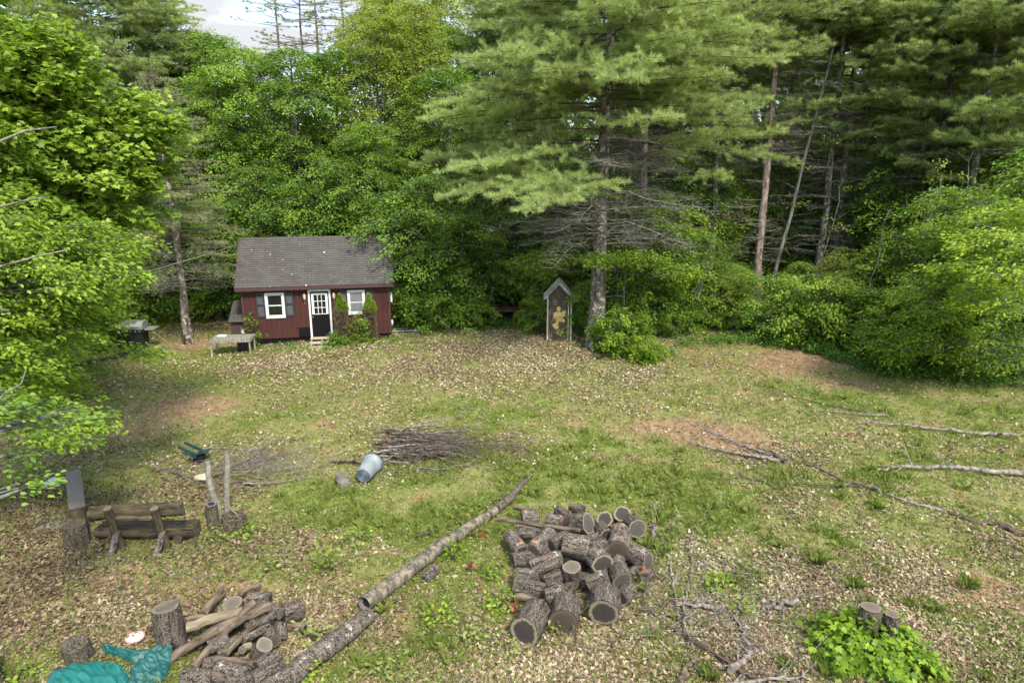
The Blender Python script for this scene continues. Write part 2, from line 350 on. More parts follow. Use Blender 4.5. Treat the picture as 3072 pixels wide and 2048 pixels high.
def w_litter(x, y): return np.clip(.24 + cover(x, y, B_LI) * 1.0 - cover(x, y, B_SO) * .45 - cover(x, y, B_GR) * .3, .04, 1.2) * np.clip((fb(x, y, .8, 9) - .25) * 2.8, .15, 1.4)
def build_ground():
    a = np.arange(-21, 23.01, .12); b = np.arange(6, 33.01, .12)
    e = lambda s, g: s + np.cumsum(.3 * 1.22 ** np.arange(g))
    xs = np.concatenate([-e(21.2, 32)[::-1], a, e(23.2, 32)]); ys = np.concatenate([6 - (e(0, 22))[::-1], b, e(33.2, 34)])
    X, Y = np.meshgrid(xs, ys); Z = gz(X, Y) + (fb(X, Y, 3.1, 21) - .5) * .03
    nx = len(xs); i = np.arange(len(ys) - 1)[:, None] * nx; j = np.arange(nx - 1)[None]
    F = np.stack([i + j, i + j + 1, i + nx + j + 1, i + nx + j], -1).reshape(-1, 4)
    mb = MB(); mb.add(np.stack([X, Y, Z], -1).reshape(-1, 3), F, 0, True)
    m, nt, bs, N, L = mat('forest clearing ground')
    at = attr(nt, 'cov', 'Color'); sp = N.new('ShaderNodeSeparateColor'); L.new(at, sp.inputs[0])
    n1 = noise(nt, 1.3, 6, .65); n2 = noise(nt, 9, 5, .7); n3 = noise(nt, 42, 4, .7)
    soil = ramp(nt, n2, [(.25, (.13, .07, .038)), (.5, (.26, .155, .09)), (.75, (.40, .275, .175))])
    vo = N.new('ShaderNodeTexVoronoi'); vo.inputs['Scale'].default_value = 17; tcn = N.new('ShaderNodeTexCoord')
    nw = N.new('ShaderNodeTexNoise'); nw.inputs['Scale'].default_value = 12; L.new(tcn.outputs['Object'], nw.inputs[0])
    L.new(mixc(nt, .06, tcn.outputs['Object'], nw.outputs[1]), vo.inputs['Vector'])
    sv = N.new('ShaderNodeSeparateColor'); L.new(vo.outputs['Color'], sv.inputs[0])
    lit = ramp(nt, sv.outputs[0], [(0, (.05, .03, .02)), (.3, (.14, .09, .055)), (.6, (.27, .20, .13)), (1, (.46, .38, .28))])
    gr = ramp(nt, n3, [(.3, (.07, .10, .018)), (.5, (.155, .20, .04)), (.75, (.27, .31, .085))])
    mo = ramp(nt, n3, [(.3, (.06, .07, .012)), (.6, (.14, .155, .025)), (.8, (.20, .20, .05))])
    dry = ramp(nt, n3, [(.32, (.06, .078, .018)), (.5, (.15, .175, .04)), (.66, (.28, .30, .10))])
    def mask(ch, lo, hi, nn=n2):
        s = math_(nt, 'ADD', sp.outputs[ch], math_(nt, 'MULTIPLY', math_(nt, 'SUBTRACT', nn, .5), 1.1)); return rng_map(nt, s, lo, hi)
    c = mixc(nt, mask(1, .3, .5), soil, lit)
    bare = math_(nt, 'SUBTRACT', 1.0, rng_map(nt, math_(nt, 'ADD', attr(nt, 'soil'), math_(nt, 'MULTIPLY', math_(nt, 'SUBTRACT', n2, .5), .9)), .25, .6))
    c = mixc(nt, math_(nt, 'MULTIPLY', math_(nt, 'MULTIPLY', rng_map(nt, n1, .32, .5), .8), bare), c, dry)
    c = mixc(nt, mask(2, .45, .7), c, mo)
    c = mixc(nt, mask(0, .3, .62), c, gr)
    L.new(c, bs.inputs['Base Color']); bs.inputs['Roughness'].default_value = .95; bs.inputs['Specular IOR Level'].default_value = .1
    bump(nt, bs, math_(nt, 'ADD', n3, sv.outputs[1]), .6, .03)
    o = mb.build('ground', m); tag(o, 'leaf strewn clearing of thin grass, moss and bare brown soil', 'ground', kind='structure')
    x, y = X.ravel(), Y.ravel(); near = np.exp(-np.clip(y - 36, 0, 99) / 10)
    C = np.zeros((len(x), 4)); C[:, 0] = w_grass(x, y) * near; C[:, 1] = np.where(y < 36, w_litter(x, y), .8); C[:, 2] = cover(x, y, B_MO) + .18; C[:, 3] = 1
    sa = o.data.attributes.new('soil', 'FLOAT', 'POINT'); sa.data.foreach_set('value', np.clip(cover(x, y, B_SO), 0, 1))
    ca = o.data.attributes.new('cov', 'FLOAT_COLOR', 'POINT'); ca.data.foreach_set('color', C.ravel())
build_ground()
def scatter(rng, n, wf, y0=6.0, y1=33, p=1.3):
    """random spots in the seen wedge, denser towards the viewer, kept by weight"""
    u = rng.random(n * 6); y = (y0 ** -p + u * (y1 ** -p - y0 ** -p)) ** (-1 / p); x = rng.uniform(-1, 1, n * 6) * (y * .80 + 3.6)
    k = rng.random(n * 6) < wf(x, y); return x[k][:n], y[k][:n]
def build_litter():
    rng = np.random.default_rng(5); mb = MB()
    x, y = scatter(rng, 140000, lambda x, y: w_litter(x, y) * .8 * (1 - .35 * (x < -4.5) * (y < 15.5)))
    n = len(x); s = rng.uniform(.04, .10, n) * (1 + np.clip(y - 14, 0, 14) * .02); th = rng.random(n) * 6.28
    d = np.stack([np.cos(th), np.sin(th), rng.normal(0, .35, n)], -1); nr = rng.standard_normal((n, 3)) * .45; nr[:, 2] += 1
    p = np.stack([x, y, gz(x, y) + rng.uniform(.012, .05, n)], -1)
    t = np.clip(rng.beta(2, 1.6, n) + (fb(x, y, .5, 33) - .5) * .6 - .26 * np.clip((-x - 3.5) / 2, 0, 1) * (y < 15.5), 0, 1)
    k = rng.random(n) < .35
    curl = LEAF * [1.1, 1, 2.6]; curl2 = OVAL * [1.2, 1, -3.0]
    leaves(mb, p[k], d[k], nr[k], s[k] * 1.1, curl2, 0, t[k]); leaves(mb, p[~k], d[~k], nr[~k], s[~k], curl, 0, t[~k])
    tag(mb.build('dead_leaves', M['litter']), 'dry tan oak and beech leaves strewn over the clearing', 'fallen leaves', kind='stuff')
    mb = MB(); n = 130000; x = rng.uniform(-17, 19, n); y = rng.uniform(16, 31.5, n); k = rng.random(n) < np.clip(w_litter(x, y) * 1.1, .06, 1) * (abs(x) < y * .8 + 2); x, y = x[k], y[k]; n = len(x)
    th = rng.random(n) * 6.28; d = np.stack([np.cos(th), np.sin(th), rng.normal(.1, .5, n)], -1); nr = rng.standard_normal((n, 3)) * .5; nr[:, 2] += 1
    leaves(mb, np.stack([x, y, gz(x, y) + rng.uniform(.02, .06, n)], -1), d, nr, rng.uniform(.06, .12, n), LEAF * [1.1, 1, 2.4], 0, np.clip(rng.beta(2.2, 1.5, n) + (fb(x, y, .6, 34) - .5) * .6, 0, 1))
    tag(mb.build('far_dead_leaves', M['litter']), 'pale dry leaves drifted in front of the cabin and the outhouse', 'fallen leaves', kind='stuff')
    # fine twigs lying about
    mb = MB(); x, y = scatter(rng, 5000, lambda x, y: w_litter(x, y) * .8); n = len(x); th = rng.random(n) * 6.28; l = rng.uniform(.08, .4, n)
    A = np.stack([x, y, gz(x, y) + .03], -1); Bq = A + np.stack([np.cos(th) * l, np.sin(th) * l, rng.uniform(-.01, .06, n)], -1)
    segs(mb, A, Bq, .006, .003); tag(mb.build('twig_litter', M['twig']), 'small dry twigs scattered among the fallen leaves', 'twigs', kind='stuff')
build_litter()
def build_grass():
    rng = np.random.default_rng(6); mb = MB()
    def blades(x, y, n, h, spread, tint):
        m = len(x); c = np.stack([x, y, gz(x, y)], -1); c = np.repeat(c, n, 0); hh = np.repeat(h, n) * rng.uniform(.5, 1.2, m * n)
        th = rng.random(m * n) * 6.28; q = np.stack([np.cos(th), np.sin(th), np.zeros(m * n)], -1)
        b = c + q * (rng.random(m * n) * spread)[:, None]; ln = rng.uniform(.15, .8, m * n)[:, None]
        mid = b + q * hh[:, None] * ln * .3 + [0, 0, 1] * (hh * .6)[:, None]; tip = b + q * hh[:, None] * ln + [0, 0, 1] * (hh * (1 - .3 * ln[:, 0]))[:, None]
        s = np.stack([-np.sin(th), np.cos(th), np.zeros(m * n)], -1) * (.0025 + .009 * hh)[:, None]
        V = np.stack([b - s, b + s, mid + s * .8, tip, mid - s * .8], 1); t = np.repeat(np.clip(np.repeat(tint, n) + rng.normal(0, .15, m * n), 0, 1), 5)
        mb.add(V.reshape(-1, 3), np.arange(m * n * 5).reshape(-1, 5), 0, False, t)
    x, y = scatter(rng, 65000, lambda x, y: w_grass(x, y) * .7 + .10); blades(x, y, 7, rng.uniform(.035, .10, len(x)), .06, .35 + .4 * fb(x, y, .7, 44))
    x = rng.uniform(-17, 19, 60000); y = rng.uniform(15, 31.5, 60000); k = rng.random(60000) < np.clip(w_grass(x, y) * .6 + .12, 0, 1); x, y = x[k], y[k]; blades(x, y, 5, rng.uniform(.06, .14, len(x)), .10, .35 + .5 * fb(x, y, .8, 46))
    x, y = scatter(rng, 2400, lambda x, y: (w_grass(x, y) - .35) * 1.2, p=1.0); blades(x, y, 22, rng.uniform(.12, .26, len(x)), .10, .38 + .4 * fb(x, y, .7, 45))
    x, y = scatter(rng, 110, lambda x, y: (x > 2) * (y < 14) * .5 + .02 * (y < 14), p=1.6); blades(x, y, 60, rng.uniform(.12, .26, len(x)), .11, rng.uniform(.3, .6, len(x)))
    tag(mb.build('grass', M['grass']), 'thin tufts of green grass over the clearing', 'grass', kind='stuff')
    mb = MB(); x, y = scatter(rng, 190000, lambda x, y: np.clip(w_grass(x, y) * .5 + cover(x, y, B_MO) * .4 + .22 + (y > 24) * .1, 0, 1) * (fb(x, y, 1.7, 55) - .2) * 1.5, p=1.0); n = len(x)
    th = rng.random(n) * 6.28; d = np.stack([np.cos(th), np.sin(th), rng.normal(.1, .3, n)], -1); nr = rng.standard_normal((n, 3)) * .4; nr[:, 2] += 1
    leaves(mb, np.stack([x, y, gz(x, y) + rng.uniform(.01, .07, n)], -1), d, nr, rng.uniform(.02, .045, n), OVAL * [1.4, 1, 1], 0, rng.random(n))
    tag(mb.build('low_weeds', M['grass']), 'tiny round leaved weeds creeping through the thin lawn', 'weeds', kind='stuff')
    mb = MB(); x, y = scatter(rng, 1500, lambda x, y: cover(x, y, blobs([(1330, 1060, 220, 40, 1), (1850, 1030, 120, 30, 1), (1750, 1110, 90, 30, 1), (2200, 960, 120, 30, .5), (1440, 1150, 80, 30, .9)])), p=.6); n = len(x)
    th = rng.random(n) * 6.28; d = np.stack([np.cos(th), np.sin(th), np.zeros(n)], -1)
    leaves(mb, np.stack([x, y, gz(x, y) + rng.uniform(.06, .14, n)], -1), d, np.tile([0, 0, 1.], (n, 1)), .024, OVAL * [1.7, 1, 1], 0, rng.random(n))
    tag(mb.build('wildflowers', M['flower']), 'tiny yellow wildflowers dotting the middle of the lawn', 'wildflowers', kind='stuff')
build_grass()

# ------------------------------------------------------------------ the red cabin
def siding_mat():
    m, nt, bs, N, L = mat('barn red stained siding'); n = noise(nt, 6, 6, .7, stretch=(6, 1, .5)); n2 = noise(nt, 1.2, 4, .6)
    c = ramp(nt, n, [(.25, (.028, .007, .005)), (.6, (.060, .012, .006)), (.85, (.09, .026, .014))])
    L.new(mixc(nt, .5, c, ramp(nt, n2, [(.3, (.6, .6, .62)), (.7, (1.15, 1.1, 1.1))]), 'MULTIPLY'), bs.inputs['Base Color'])
    bs.inputs['Roughness'].default_value = .85; bump(nt, bs, n, .3, .01); return m
M['siding'] = siding_mat()
M['fascia'] = plain('dark maroon fascia', (.06, .025, .021), .7)
M['white'] = plain('weathered white trim', (.62, .61, .57), .6, .25, 9)
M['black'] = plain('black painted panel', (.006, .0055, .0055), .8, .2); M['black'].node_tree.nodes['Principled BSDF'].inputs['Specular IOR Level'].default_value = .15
M['shutter'] = plain('black louvred shutter', (.022, .022, .026), .55, .2)
M['brass'] = plain('dull brass', (.45, .33, .16), .4, .3, 20, .6)
M['cream'] = plain('cream lamp glass', (.55, .47, .33), .3, .1)
M['board'] = plain('raw step board', (.46, .37, .27), .8, .4, 10, stretch=(1, 8, 1))
M['blind'] = plain('grey window blind', (.20, .20, .21), .6, .12, 3)
M['grille'] = plain('white muntin', (.7, .7, .68), .5, .1)
def glass_mat(name, c):
    m, nt, bs, N, L = mat(name); bs.inputs['Base Color'].default_value = rgb(c); bs.inputs['Roughness'].default_value = .06; bs.inputs['Specular IOR Level'].default_value = .6; return m
M['glass'] = glass_mat('dark window glass', (.012, .014, .010))
def roof_mat():
    m, nt, bs, N, L = mat('grey brown asphalt shingles')
    br = N.new('ShaderNodeTexBrick'); tc_ = N.new('ShaderNodeTexCoord'); L.new(tc_.outputs['Object'], br.inputs['Vector'])
    br.inputs['Scale'].default_value = 1; br.inputs['Brick Width'].default_value = .3; br.inputs['Row Height'].default_value = .125; br.inputs['Mortar Size'].default_value = .006
    br.inputs['Mortar'].default_value = (.035, .03, .028, 1); br.inputs['Color1'].default_value = (.088, .080, .070, 1); br.inputs['Color2'].default_value = (.066, .061, .054, 1); br.inputs['Bias'].default_value = -.1
    n1 = noise(nt, 1.1, 5, .65, stretch=(1.3, .4, 1)); c = mixc(nt, .8, br.outputs[0], ramp(nt, n1, [(.3, (.78, .72, .70)), (.55, (1, .97, .95)), (.75, (1.2, 1.22, 1.18))]), 'MULTIPLY')
    n2 = noise(nt, 7, 2, .4); n4 = noise(nt, 1.4, 2, .5); lich = math_(nt, 'MULTIPLY', rng_map(nt, n2, .715, .73), rng_map(nt, n4, .5, .56))
    c = mixc(nt, lich, c, (.62, .62, .56)); L.new(c, bs.inputs['Base Color']); bs.inputs['Roughness'].default_value = .9; bs.inputs['Specular IOR Level'].default_value = .2
    n3 = noise(nt, 120, 2, .7); bump(nt, bs, math_(nt, 'ADD', math_(nt, 'MULTIPLY', n3, .4), math_(nt, 'SUBTRACT', 1.0, br.outputs['Fac'])), .5, .01); return m
M['roof'] = roof_mat()
CX, CY, CA = -11.2, 27.75, R(10.8); CW, CD = 6.05, 3.7
cabin = thing('cabin', 'small barn red cabin with grey shingled gable roof at the edge of the woods', 'cabin', (CX, CY, 0), CA)
z0, ze = .24, 2.46; zr = ze + (CD / 2) * math.tan(R(41)) + .14
def cabin_build():
    c = cabin
    # side wall profile with vertical grooves
    def grooved(w):
        p = [(0, 0)]; x = .1
        while x < w - .05: p += [(x, 0), (x + .004, .014), (x + .022, .014), (x + .026, 0)]; x += .2
        return p + [(w, 0)]
    mb = MB()
    def wall(w, M4, zt):
        p = grooved(w); n = len(p); v = [(x, y, z0) for x, y in p] + [(x, y, zt(x)) for x, y in p]
        t = MB(); t.add(v, [[i, i + 1, n + i + 1, n + i] for i in range(n - 1)]); mb.merge(t, M4)
    zt = lambda x: ze - .02; zg = lambda x: ze - .02 + (CD / 2 - abs(x - CD / 2)) * math.tan(R(41))
    I = Matrix.Identity(4)
    wall(CW, I, zt); wall(CW, Matrix.Translation((CW, CD, 0)) @ Matrix.Rotation(math.pi, 4, 'Z'), zt)
    wall(CD, Matrix.Translation((CW, 0, 0)) @ Matrix.Rotation(R(90), 4, 'Z'), zg); wall(CD, Matrix.Translation((0, CD, 0)) @ Matrix.Rotation(R(-90), 4, 'Z'), zg)
    # gable peaks
    for x in (.004, CW - .004): mb.add([(x, 0, ze - .02), (x, CD, ze - .02), (x, CD / 2, zg(CD / 2))], [[0, 1, 2]])
    mb.build('wall', M['siding'], c)
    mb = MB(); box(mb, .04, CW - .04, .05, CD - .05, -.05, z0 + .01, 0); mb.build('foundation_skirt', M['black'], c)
    mb = MB()
    for x in (-.02, CW - .06): box(mb, x, x + .08, -.018, .06, z0, ze, 0)
    box(mb, CW + .0, CW + .02, -.018, .08, z0, ze, 0); box(mb, 0, CW, -.22, -.20, ze - .14, ze + .0, 0, .0); box(mb, -.17, CW + .17, -.215, .0, ze - .03, ze - .01); mb.build('trim', M['fascia'], c)
    # roof: two slabs and rake boards
    rf = thing('roof', None, None); rf.parent = c; del_ = None
    s = (CD / 2 + .24) / math.cos(R(41))
    for k, nm in ((1, 'slab'), (-1, 'slab')):
        mb = MB(); box(mb, -.18, CW + .18, 0, s, 0, .035, 0)
        for i in range(int(s / .125)): box(mb, -.185, CW + .185, i * .125 - .002, i * .125 + .05, .03, .0405 + .002, 0)
        o = mb.build(nm, M['roof'], rf)
        if k == 1: o.location = (0, -.24, ze + .0); o.rotation_euler = (R(41), 0, 0)
        else: o.location = (CW, CD + .24, ze + .0); o.rotation_euler = (R(41), 0, math.pi)
    mb = MB()
    for k in (0, 1):
        x = -.20 if k == 0 else CW + .18
        for d in (1, -1):
            y0 = -.25 if d == 1 else CD + .25; ym = CD / 2; zt_ = ze + s * math.sin(R(41)) + .02
            p = [(y0, ze - .10), (ym, zt_ - .12), (ym, zt_ + .035), (y0, ze + .045)]
            prism(mb, p if d == 1 else p[::-1], 0, x, x + .02)
    mb.build('rake_board', M['fascia'], rf)
    box(m2 := MB(), -.18, CW + .18, -.262, -.242, ze - .13, ze + .03); m2.build('fascia', M['fascia'], rf)
    # windows
    def window(x0, x1, za, zb, gm, blind=False):
        mb = MB(); f = .085
        for a in ((x0, x0 + f, za, zb), (x1 - f, x1, za, zb), (x0 + f, x1 - f, za, za + f), (x0 + f, x1 - f, zb - f, zb)): box(mb, a[0], a[1], -.055, .0, a[2], a[3])
        w = mb.build('window', M['white'], c); w['label'] = 'white framed sash window' + (' with grey blind down' if blind else ' with dark panes')
        mb = MB(); g = .035; X0, X1, ZA, ZB = x0 + f, x1 - f, za + f, zb - f; zm = (za + zb) / 2
        for a in ((X0, X0 + g, ZA, ZB), (X1 - g, X1, ZA, ZB), (X0, X1, ZA, ZA + g + .015), (X0, X1, ZB - g, ZB), (X0, X1, zm - .025, zm + .02)): box(mb, a[0] + .001, a[1] - .001, -.036 if a[2] == zm - .025 else -.03, -.003, a[2] + .001, a[3] - .001)
        mb.build('sash', M['white'], w)
        mb = MB(); box(mb, X0 + g, X1 - g, -.016, -.006, ZA + g, zm - .02); box(mb, X0 + g, X1 - g, -.016, -.006, zm + .02, ZB - g); mb.build('pane', gm, w)
        if blind:
            mb = MB(); z = ZA + g + .02
            while z < ZB - g - .03:
                if abs(z + .012 - zm) > .035: box(mb, X0 + g + .01, X1 - g - .01, -.0195, -.017, z, z + .022)
                z += .03
            mb.build('blind', M['blind'], w)
    window(.92, 1.70, 1.12, 2.20, M['glass']); window(4.27, 5.0, 1.14, 2.20, M['glass'], True)
    def shutter(x0, x1, za, zb):
        mb = MB(); box(mb, x0, x0 + .05, -.03, 0, za, zb); box(mb, x1 - .05, x1, -.03, 0, za, zb)
        for a, b in ((za, za + .07), (zb - .07, zb), ((za + zb) / 2 - .03, (za + zb) / 2 + .03)): box(mb, x0 + .05, x1 - .05, -.028, 0, a, b)
        z = za + .08
        while z < zb - .09:
            if abs(z + .015 - (za + zb) / 2) > .05: mb.add([(x0 + .05, -.022, z), (x1 - .05, -.022, z), (x1 - .05, -.006, z + .03), (x0 + .05, -.006, z + .03)], [[0, 1, 2, 3]])
            z += .035
        mb.build('shutter', M['shutter'], c)
    for a in ((.56, .90), (1.72, 2.06), (3.91, 4.25), (5.02, 5.36)): shutter(a[0], a[1], 1.16, 2.19)
    # door
    mb = MB()
    for a in ((2.66, 2.74, .22, 2.28), (3.50, 3.58, .22, 2.28), (2.74, 3.50, 2.20, 2.28)): box(mb, a[0], a[1], -.06, 0, a[2], a[3])
    mb.build('door_frame', M['white'], c)
    mb = MB(); box(mb, 2.75, 3.49, -.03, 0, .24, 1.22); box(mb, 2.75, 2.79, -.03, 0, 1.22, 2.19); box(mb, 3.45, 3.49, -.03, 0, 1.22, 2.19); box(mb, 2.79, 3.45, -.03, 0, 2.12, 2.19)
    d = mb.build('door', M['black'], c)
    mb = MB(); X0, X1, ZA, ZB = 2.79, 3.45, 1.22, 2.12
    for a in ((X0, X0 + .09, ZA, ZB), (X1 - .09, X1, ZA, ZB), (X0 + .09, X1 - .09, ZB - .07, ZB)): box(mb, a[0], a[1], -.038, -.004, a[2], a[3])
    for k in (1, 2): x = X0 + .09 + (X1 - X0 - .18) * k / 3; box(mb, x - .011, x + .011, -.036, -.004, ZA, ZB - .07)
    for k in (0, 1, 2): z = ZA + (ZB - .07 - ZA) * k / 3; box(mb, X0 + .09, X1 - .09, -.0345, -.004, z - .005, z + .017)
    mb.build('muntin_grid', M['grille'], d)
    mb = MB(); box(mb, X0 + .09, X1 - .09, -.018, -.006, ZA, ZB - .07); mb.build('pane', M['glass'], d)
    mb = MB(); tube(mb, [(2.80, -.03, 1.12), (2.80, -.075, 1.12)], [.012, .03], 10); mb.build('handle', M['brass'], d)
    mb = MB(); box(mb, 2.18, 2.64, -.02, 0, .26, .66); box(mb, 2.10, 2.18, -.012, 0, .64, .67); mb.build('crawl_hatch', M['black'], c)
    mb = MB(); box(mb, 3.6, 3.95, -.02, 0, .1, .64); mb.build('crawl_hatch', M['black'], c)
    for x in (2.52, 3.72):
        mb = MB(); box(mb, x - .035, x + .035, -.02, 0, 1.82, 2.0); tube(mb, [(x, -.02, 1.95), (x, -.09, 1.97), (x, -.10, 2.02)], .01, 6)
        tube(mb, [(x, -.10, 1.86), (x, -.10, 1.90)], [.01, .045], 8); tube(mb, [(x, -.10, 2.07), (x, -.10, 2.10), (x, -.10, 2.14)], [.075, .055, .012], 8); tube(mb, [(x, -.02, 1.83), (x, -.05, 1.74), (x, -.04, 1.66)], .012, 5)
        w = mb.build('wall_lantern', M['brass'], c); mb = MB(); tube(mb, [(x, -.10, 1.90), (x, -.10, 1.99), (x, -.10, 2.07)], [.045, .062, .068], 8); mb.build('lamp_shade', M['cream'], w)
    mb = MB(); box(mb, CW + .02, CW + .10, .1, .3, 1.6, 2.0); mb.build('meter_box', M['white'], c)
    mb = MB(); tube(mb, [(CW + .02, .35, .62), (CW + .09, .35, .62)], .13, 14); mb.build('vent_cover', M['white'], c)
cabin_build()
for o_ in list(bpy.data.objects):
    if o_.name == 'roof' and o_.type == 'EMPTY': o_.parent = cabin
st = thing('door_steps', 'three open raw board steps below the cabin door', 'steps', tuple(cabin.matrix_basis @ Vector((3.12, -.06, 0))), CA)
for k, (y, z) in enumerate(((-.16, .235), (-.52, .13), (-.92, .04))):
    mb = MB(); box(mb, -.46, .46, y - .17, y + .13, z - .03, z + .012, 0, .006); mb.build('tread', M['board'], st)
mb = MB()
for x in (-.42, 0, .42): prism(mb, [(-1.05, -.03), (-.03, -.03), (-.03, .2), (-.30, .2), (-.36, .1), (-.68, .1), (-.74, .01), (-1.05, .01)], 0, x - .02, x + .02)
mb.build('stringer', M['board'], st)
# lean-to wood box at the left end
wb = thing('wood_box', 'low dark storage box with sloping shingled lid against the left end of the cabin', 'storage box', tuple(cabin.matrix_basis @ Vector((-.62, .35, 0))), CA)
mb = MB(); prism(mb, [(0, 0), (1.3, 0), (1.3, 1.5), (0, .95)], 0, .02, .58); mb.build('body', M['fascia'], wb)
mb = MB(); box(mb, -.05, .62, 0, 1.6, 0, .04); o = mb.build('lid', M['roof'], wb); o.location = (0, -.12, .94); o.rotation_euler = (R(23), 0, 0)
mb = MB(); tube(mb, [(.5, -.001, .52), (.5, -.04, .52)], .09, 12); mb.build('vent_cap', M['white'], wb)

# ------------------------------------------------------------------ outhouse
def weathered(name, a, b, sc=5):
    m, nt, bs, N, L = mat(name); n = noise(nt, sc, 8, .75, stretch=(5, 5, .5)); n2 = noise(nt, 6, 4, .75, stretch=(3, 3, .35))
    L.new(mixc(nt, rng_map(nt, n2, .54, .62), ramp(nt, n, [(.3, a), (.7, b)]), tuple(min(1, x * 1.9 + .02) for x in b)), bs.inputs['Base Color'])
    bs.inputs['Roughness'].default_value = .9; bump(nt, bs, n, .6, .015); return m
M['oldwood'] = weathered('peeling brown boards', (.022, .015, .010), (.095, .068, .047))
M['greywood'] = weathered('silver grey wood', (.20, .18, .14), (.42, .39, .32))
M['tan'] = plain('tan painted plywood', (.62, .36, .13), .6, .35, 9, c2=(.50, .36, .13))
b0 = P(1288, 790); oh = thing('outhouse', 'narrow weathered outhouse with pointed gable and a tan cut-out figure on its door', 'outhouse', (1.52, 28.45, 0), R(-3))
def outhouse():
    w, h, hp, d = 1.0, 1.98, 2.52, 1.15
    mb = MB(); x = 0
    while x < w - .01:
        x1 = min(x + .14, w)
        def top(q): return h + (hp - h) * (1 - abs(q - w / 2) / (w / 2)) - .02
        pts = [(x + .003, 0), (x1 - .003, 0), (x1 - .003, top(x1))] + ([(w / 2, top(w / 2))] if x < w / 2 < x1 else []) + [(x + .003, top(x))]
        if not (.15 < (x + x1) / 2 < .85): prism(mb, [(a, b) for a, b in pts], 1, 0, .03)
        else: prism(mb, [(a, max(b, 1.72)) for a, b in pts], 1, 0, .03)
        x = x1
    box(mb, 0, .03, .03, d, 0, h - .02); box(mb, w - .03, w, .03, d, 0, h - .02); box(mb, .03, w - .03, d - .03, d, 0, h); mb.build('wall', M['oldwood'], oh)
    mb = MB()
    for k in range(5): x = .16 + k * .137; box(mb, x, x + .132, -.012, .018, .04, 1.70)
    dr = mb.build('door', M['oldwood'], oh)
    mb = MB(); box(mb, .17, .83, -.022, -.012, 1.69, 1.73); box(mb, .79, .85, -.02, .0, .04, 1.7); mb.build('door_rail', M['oldwood'], dr)
    # plywood cut-out of a seated child-like figure: head, round body, raised hand, legs and big feet
    mb = MB()
    def blob(cx, cz, rx, rz, rot=0, y0=-.034, y1=-.012, n=18, wob=0):
        a = [(math.cos(t) * rx * (1 + wob * math.sin(3 * t)), math.sin(t) * rz) for t in [2 * math.pi * i / n for i in range(n)]]
        c_, s_ = math.cos(rot), math.sin(rot); prism(mb, [(cx + p * c_ - q * s_, cz + p * s_ + q * c_) for p, q in a], 1, y0, y1)
    blob(.47, 1.42, .085, .10); blob(.44, 1.18, .185, .13, .0, -.035, wob=.06); blob(.38, 1.06, .14, .11, y0=-.0345)
    blob(.63, 1.18, .11, .12, .5, -.036); blob(.70, 1.30, .028, .09, -.1, -.037); blob(.745, 1.27, .024, .08, -.35, -.0375); blob(.655, 1.29, .026, .07, .2, -.038)
    blob(.44, .93, .085, .24, -.42, -.040); blob(.60, .95, .16, .085, -.5, -.039); blob(.36, .75, .07, .09, -.3, -.041)
    blob(.32, .66, .15, .065, -.75, -.043); blob(.40, .62, .09, .06, .6, -.044)
    mb.build('cutout_figure', M['tan'], dr)
    mb = MB(); box(mb, -.03, .03, -.03, .0, 0, h - .02); box(mb, w - .03, w + .03, -.03, 0, 0, h - .08); box(mb, .86, .90, -.028, 0, 0, 1.75); mb.build('corner_board', M['greywood'], oh)
    for sgn in (-1, 1):
        mb = MB(); L_ = math.hypot(w / 2 + .16, (hp - h) * (w / 2 + .16) / (w / 2)); box(mb, 0, L_, -.1, d + .1, 0, .03); box(mb, 0, L_, -.12, -.1, -.05, .035)
        o = mb.build('roof', M['greywood'], oh); an = math.atan2(hp - h, w / 2); o.location = (w / 2, 0, hp + .0)
        o.rotation_euler = (0, an, 0) if sgn == 1 else (0, an, math.pi); 
        if sgn == -1: o.location = (w / 2, d, hp)
outhouse()
mb = MB(); tube(mb, [P(1363, 778, 0) + Vector((0, .2, 0)), P(1363, 778, 0) + Vector((.02, .2, 1.35))], .04, 6); tag(mb.build('old_post', M['greywood']), 'thin pale post standing between the outhouse and the big pine trunk', 'post')

# ------------------------------------------------------------------ grill, benches, tables
M['grill'] = plain('dull green grey grill lid', (.26, .265, .22), .45, .3, 6, .2)
M['blackmetal'] = plain('sooty black metal', (.015, .015, .016), .5, .3, 10, .3)
M['steel'] = plain('dull steel', (.4, .4, .38), .35, .2, 10, .7)
gr = thing('gas_grill', 'gas barbecue with rounded grey lid and side shelves beside the spruce', 'grill', (-15.65, 27.3, 0), R(6))
mb = MB(); box(mb, -.5, .5, -.28, .28, .05, .72); mb.build('cabinet', M['blackmetal'], gr)
mb = MB(); box(mb, -.56, .56, -.32, .3, .72, .86); c_ = mb.build('control_panel', M['blackmetal'], gr)
for k in range(6): mb = MB(); x = -.42 + k * .168; tube(mb, [(x, -.32, .79), (x, -.355, .79)], .028, 10); mb.build('knob', M['steel'], c_)
mb = MB(); prof = [(-.31, .86), (.29, .86), (.29, 1.0), (.22, 1.13), (.06, 1.19), (-.12, 1.17), (-.25, 1.08), (-.31, .96)]; prism(mb, prof, 0, -.54, .54); ld = mb.build('lid', M['grill'], gr)
mb = MB(); tube(mb, [(-.38, -.29, 1.0), (-.38, -.36, .98), (.38, -.36, .98), (.38, -.29, 1.0)], .014, 8, smooth=False); mb.build('handle', M['steel'], ld)
mb = MB(); tube(mb, [(.0, -.27, 1.09), (.0, -.255, 1.095)], .03, 10); mb.build('thermometer', M['steel'], ld)
for s_ in (-1, 1): mb = MB(); box(mb, min(s_ * .57, s_ * .98), max(s_ * .57, s_ * .98), -.27, .25, .82, .87, 0, .01); mb.build('side_shelf', M['grill'], gr)
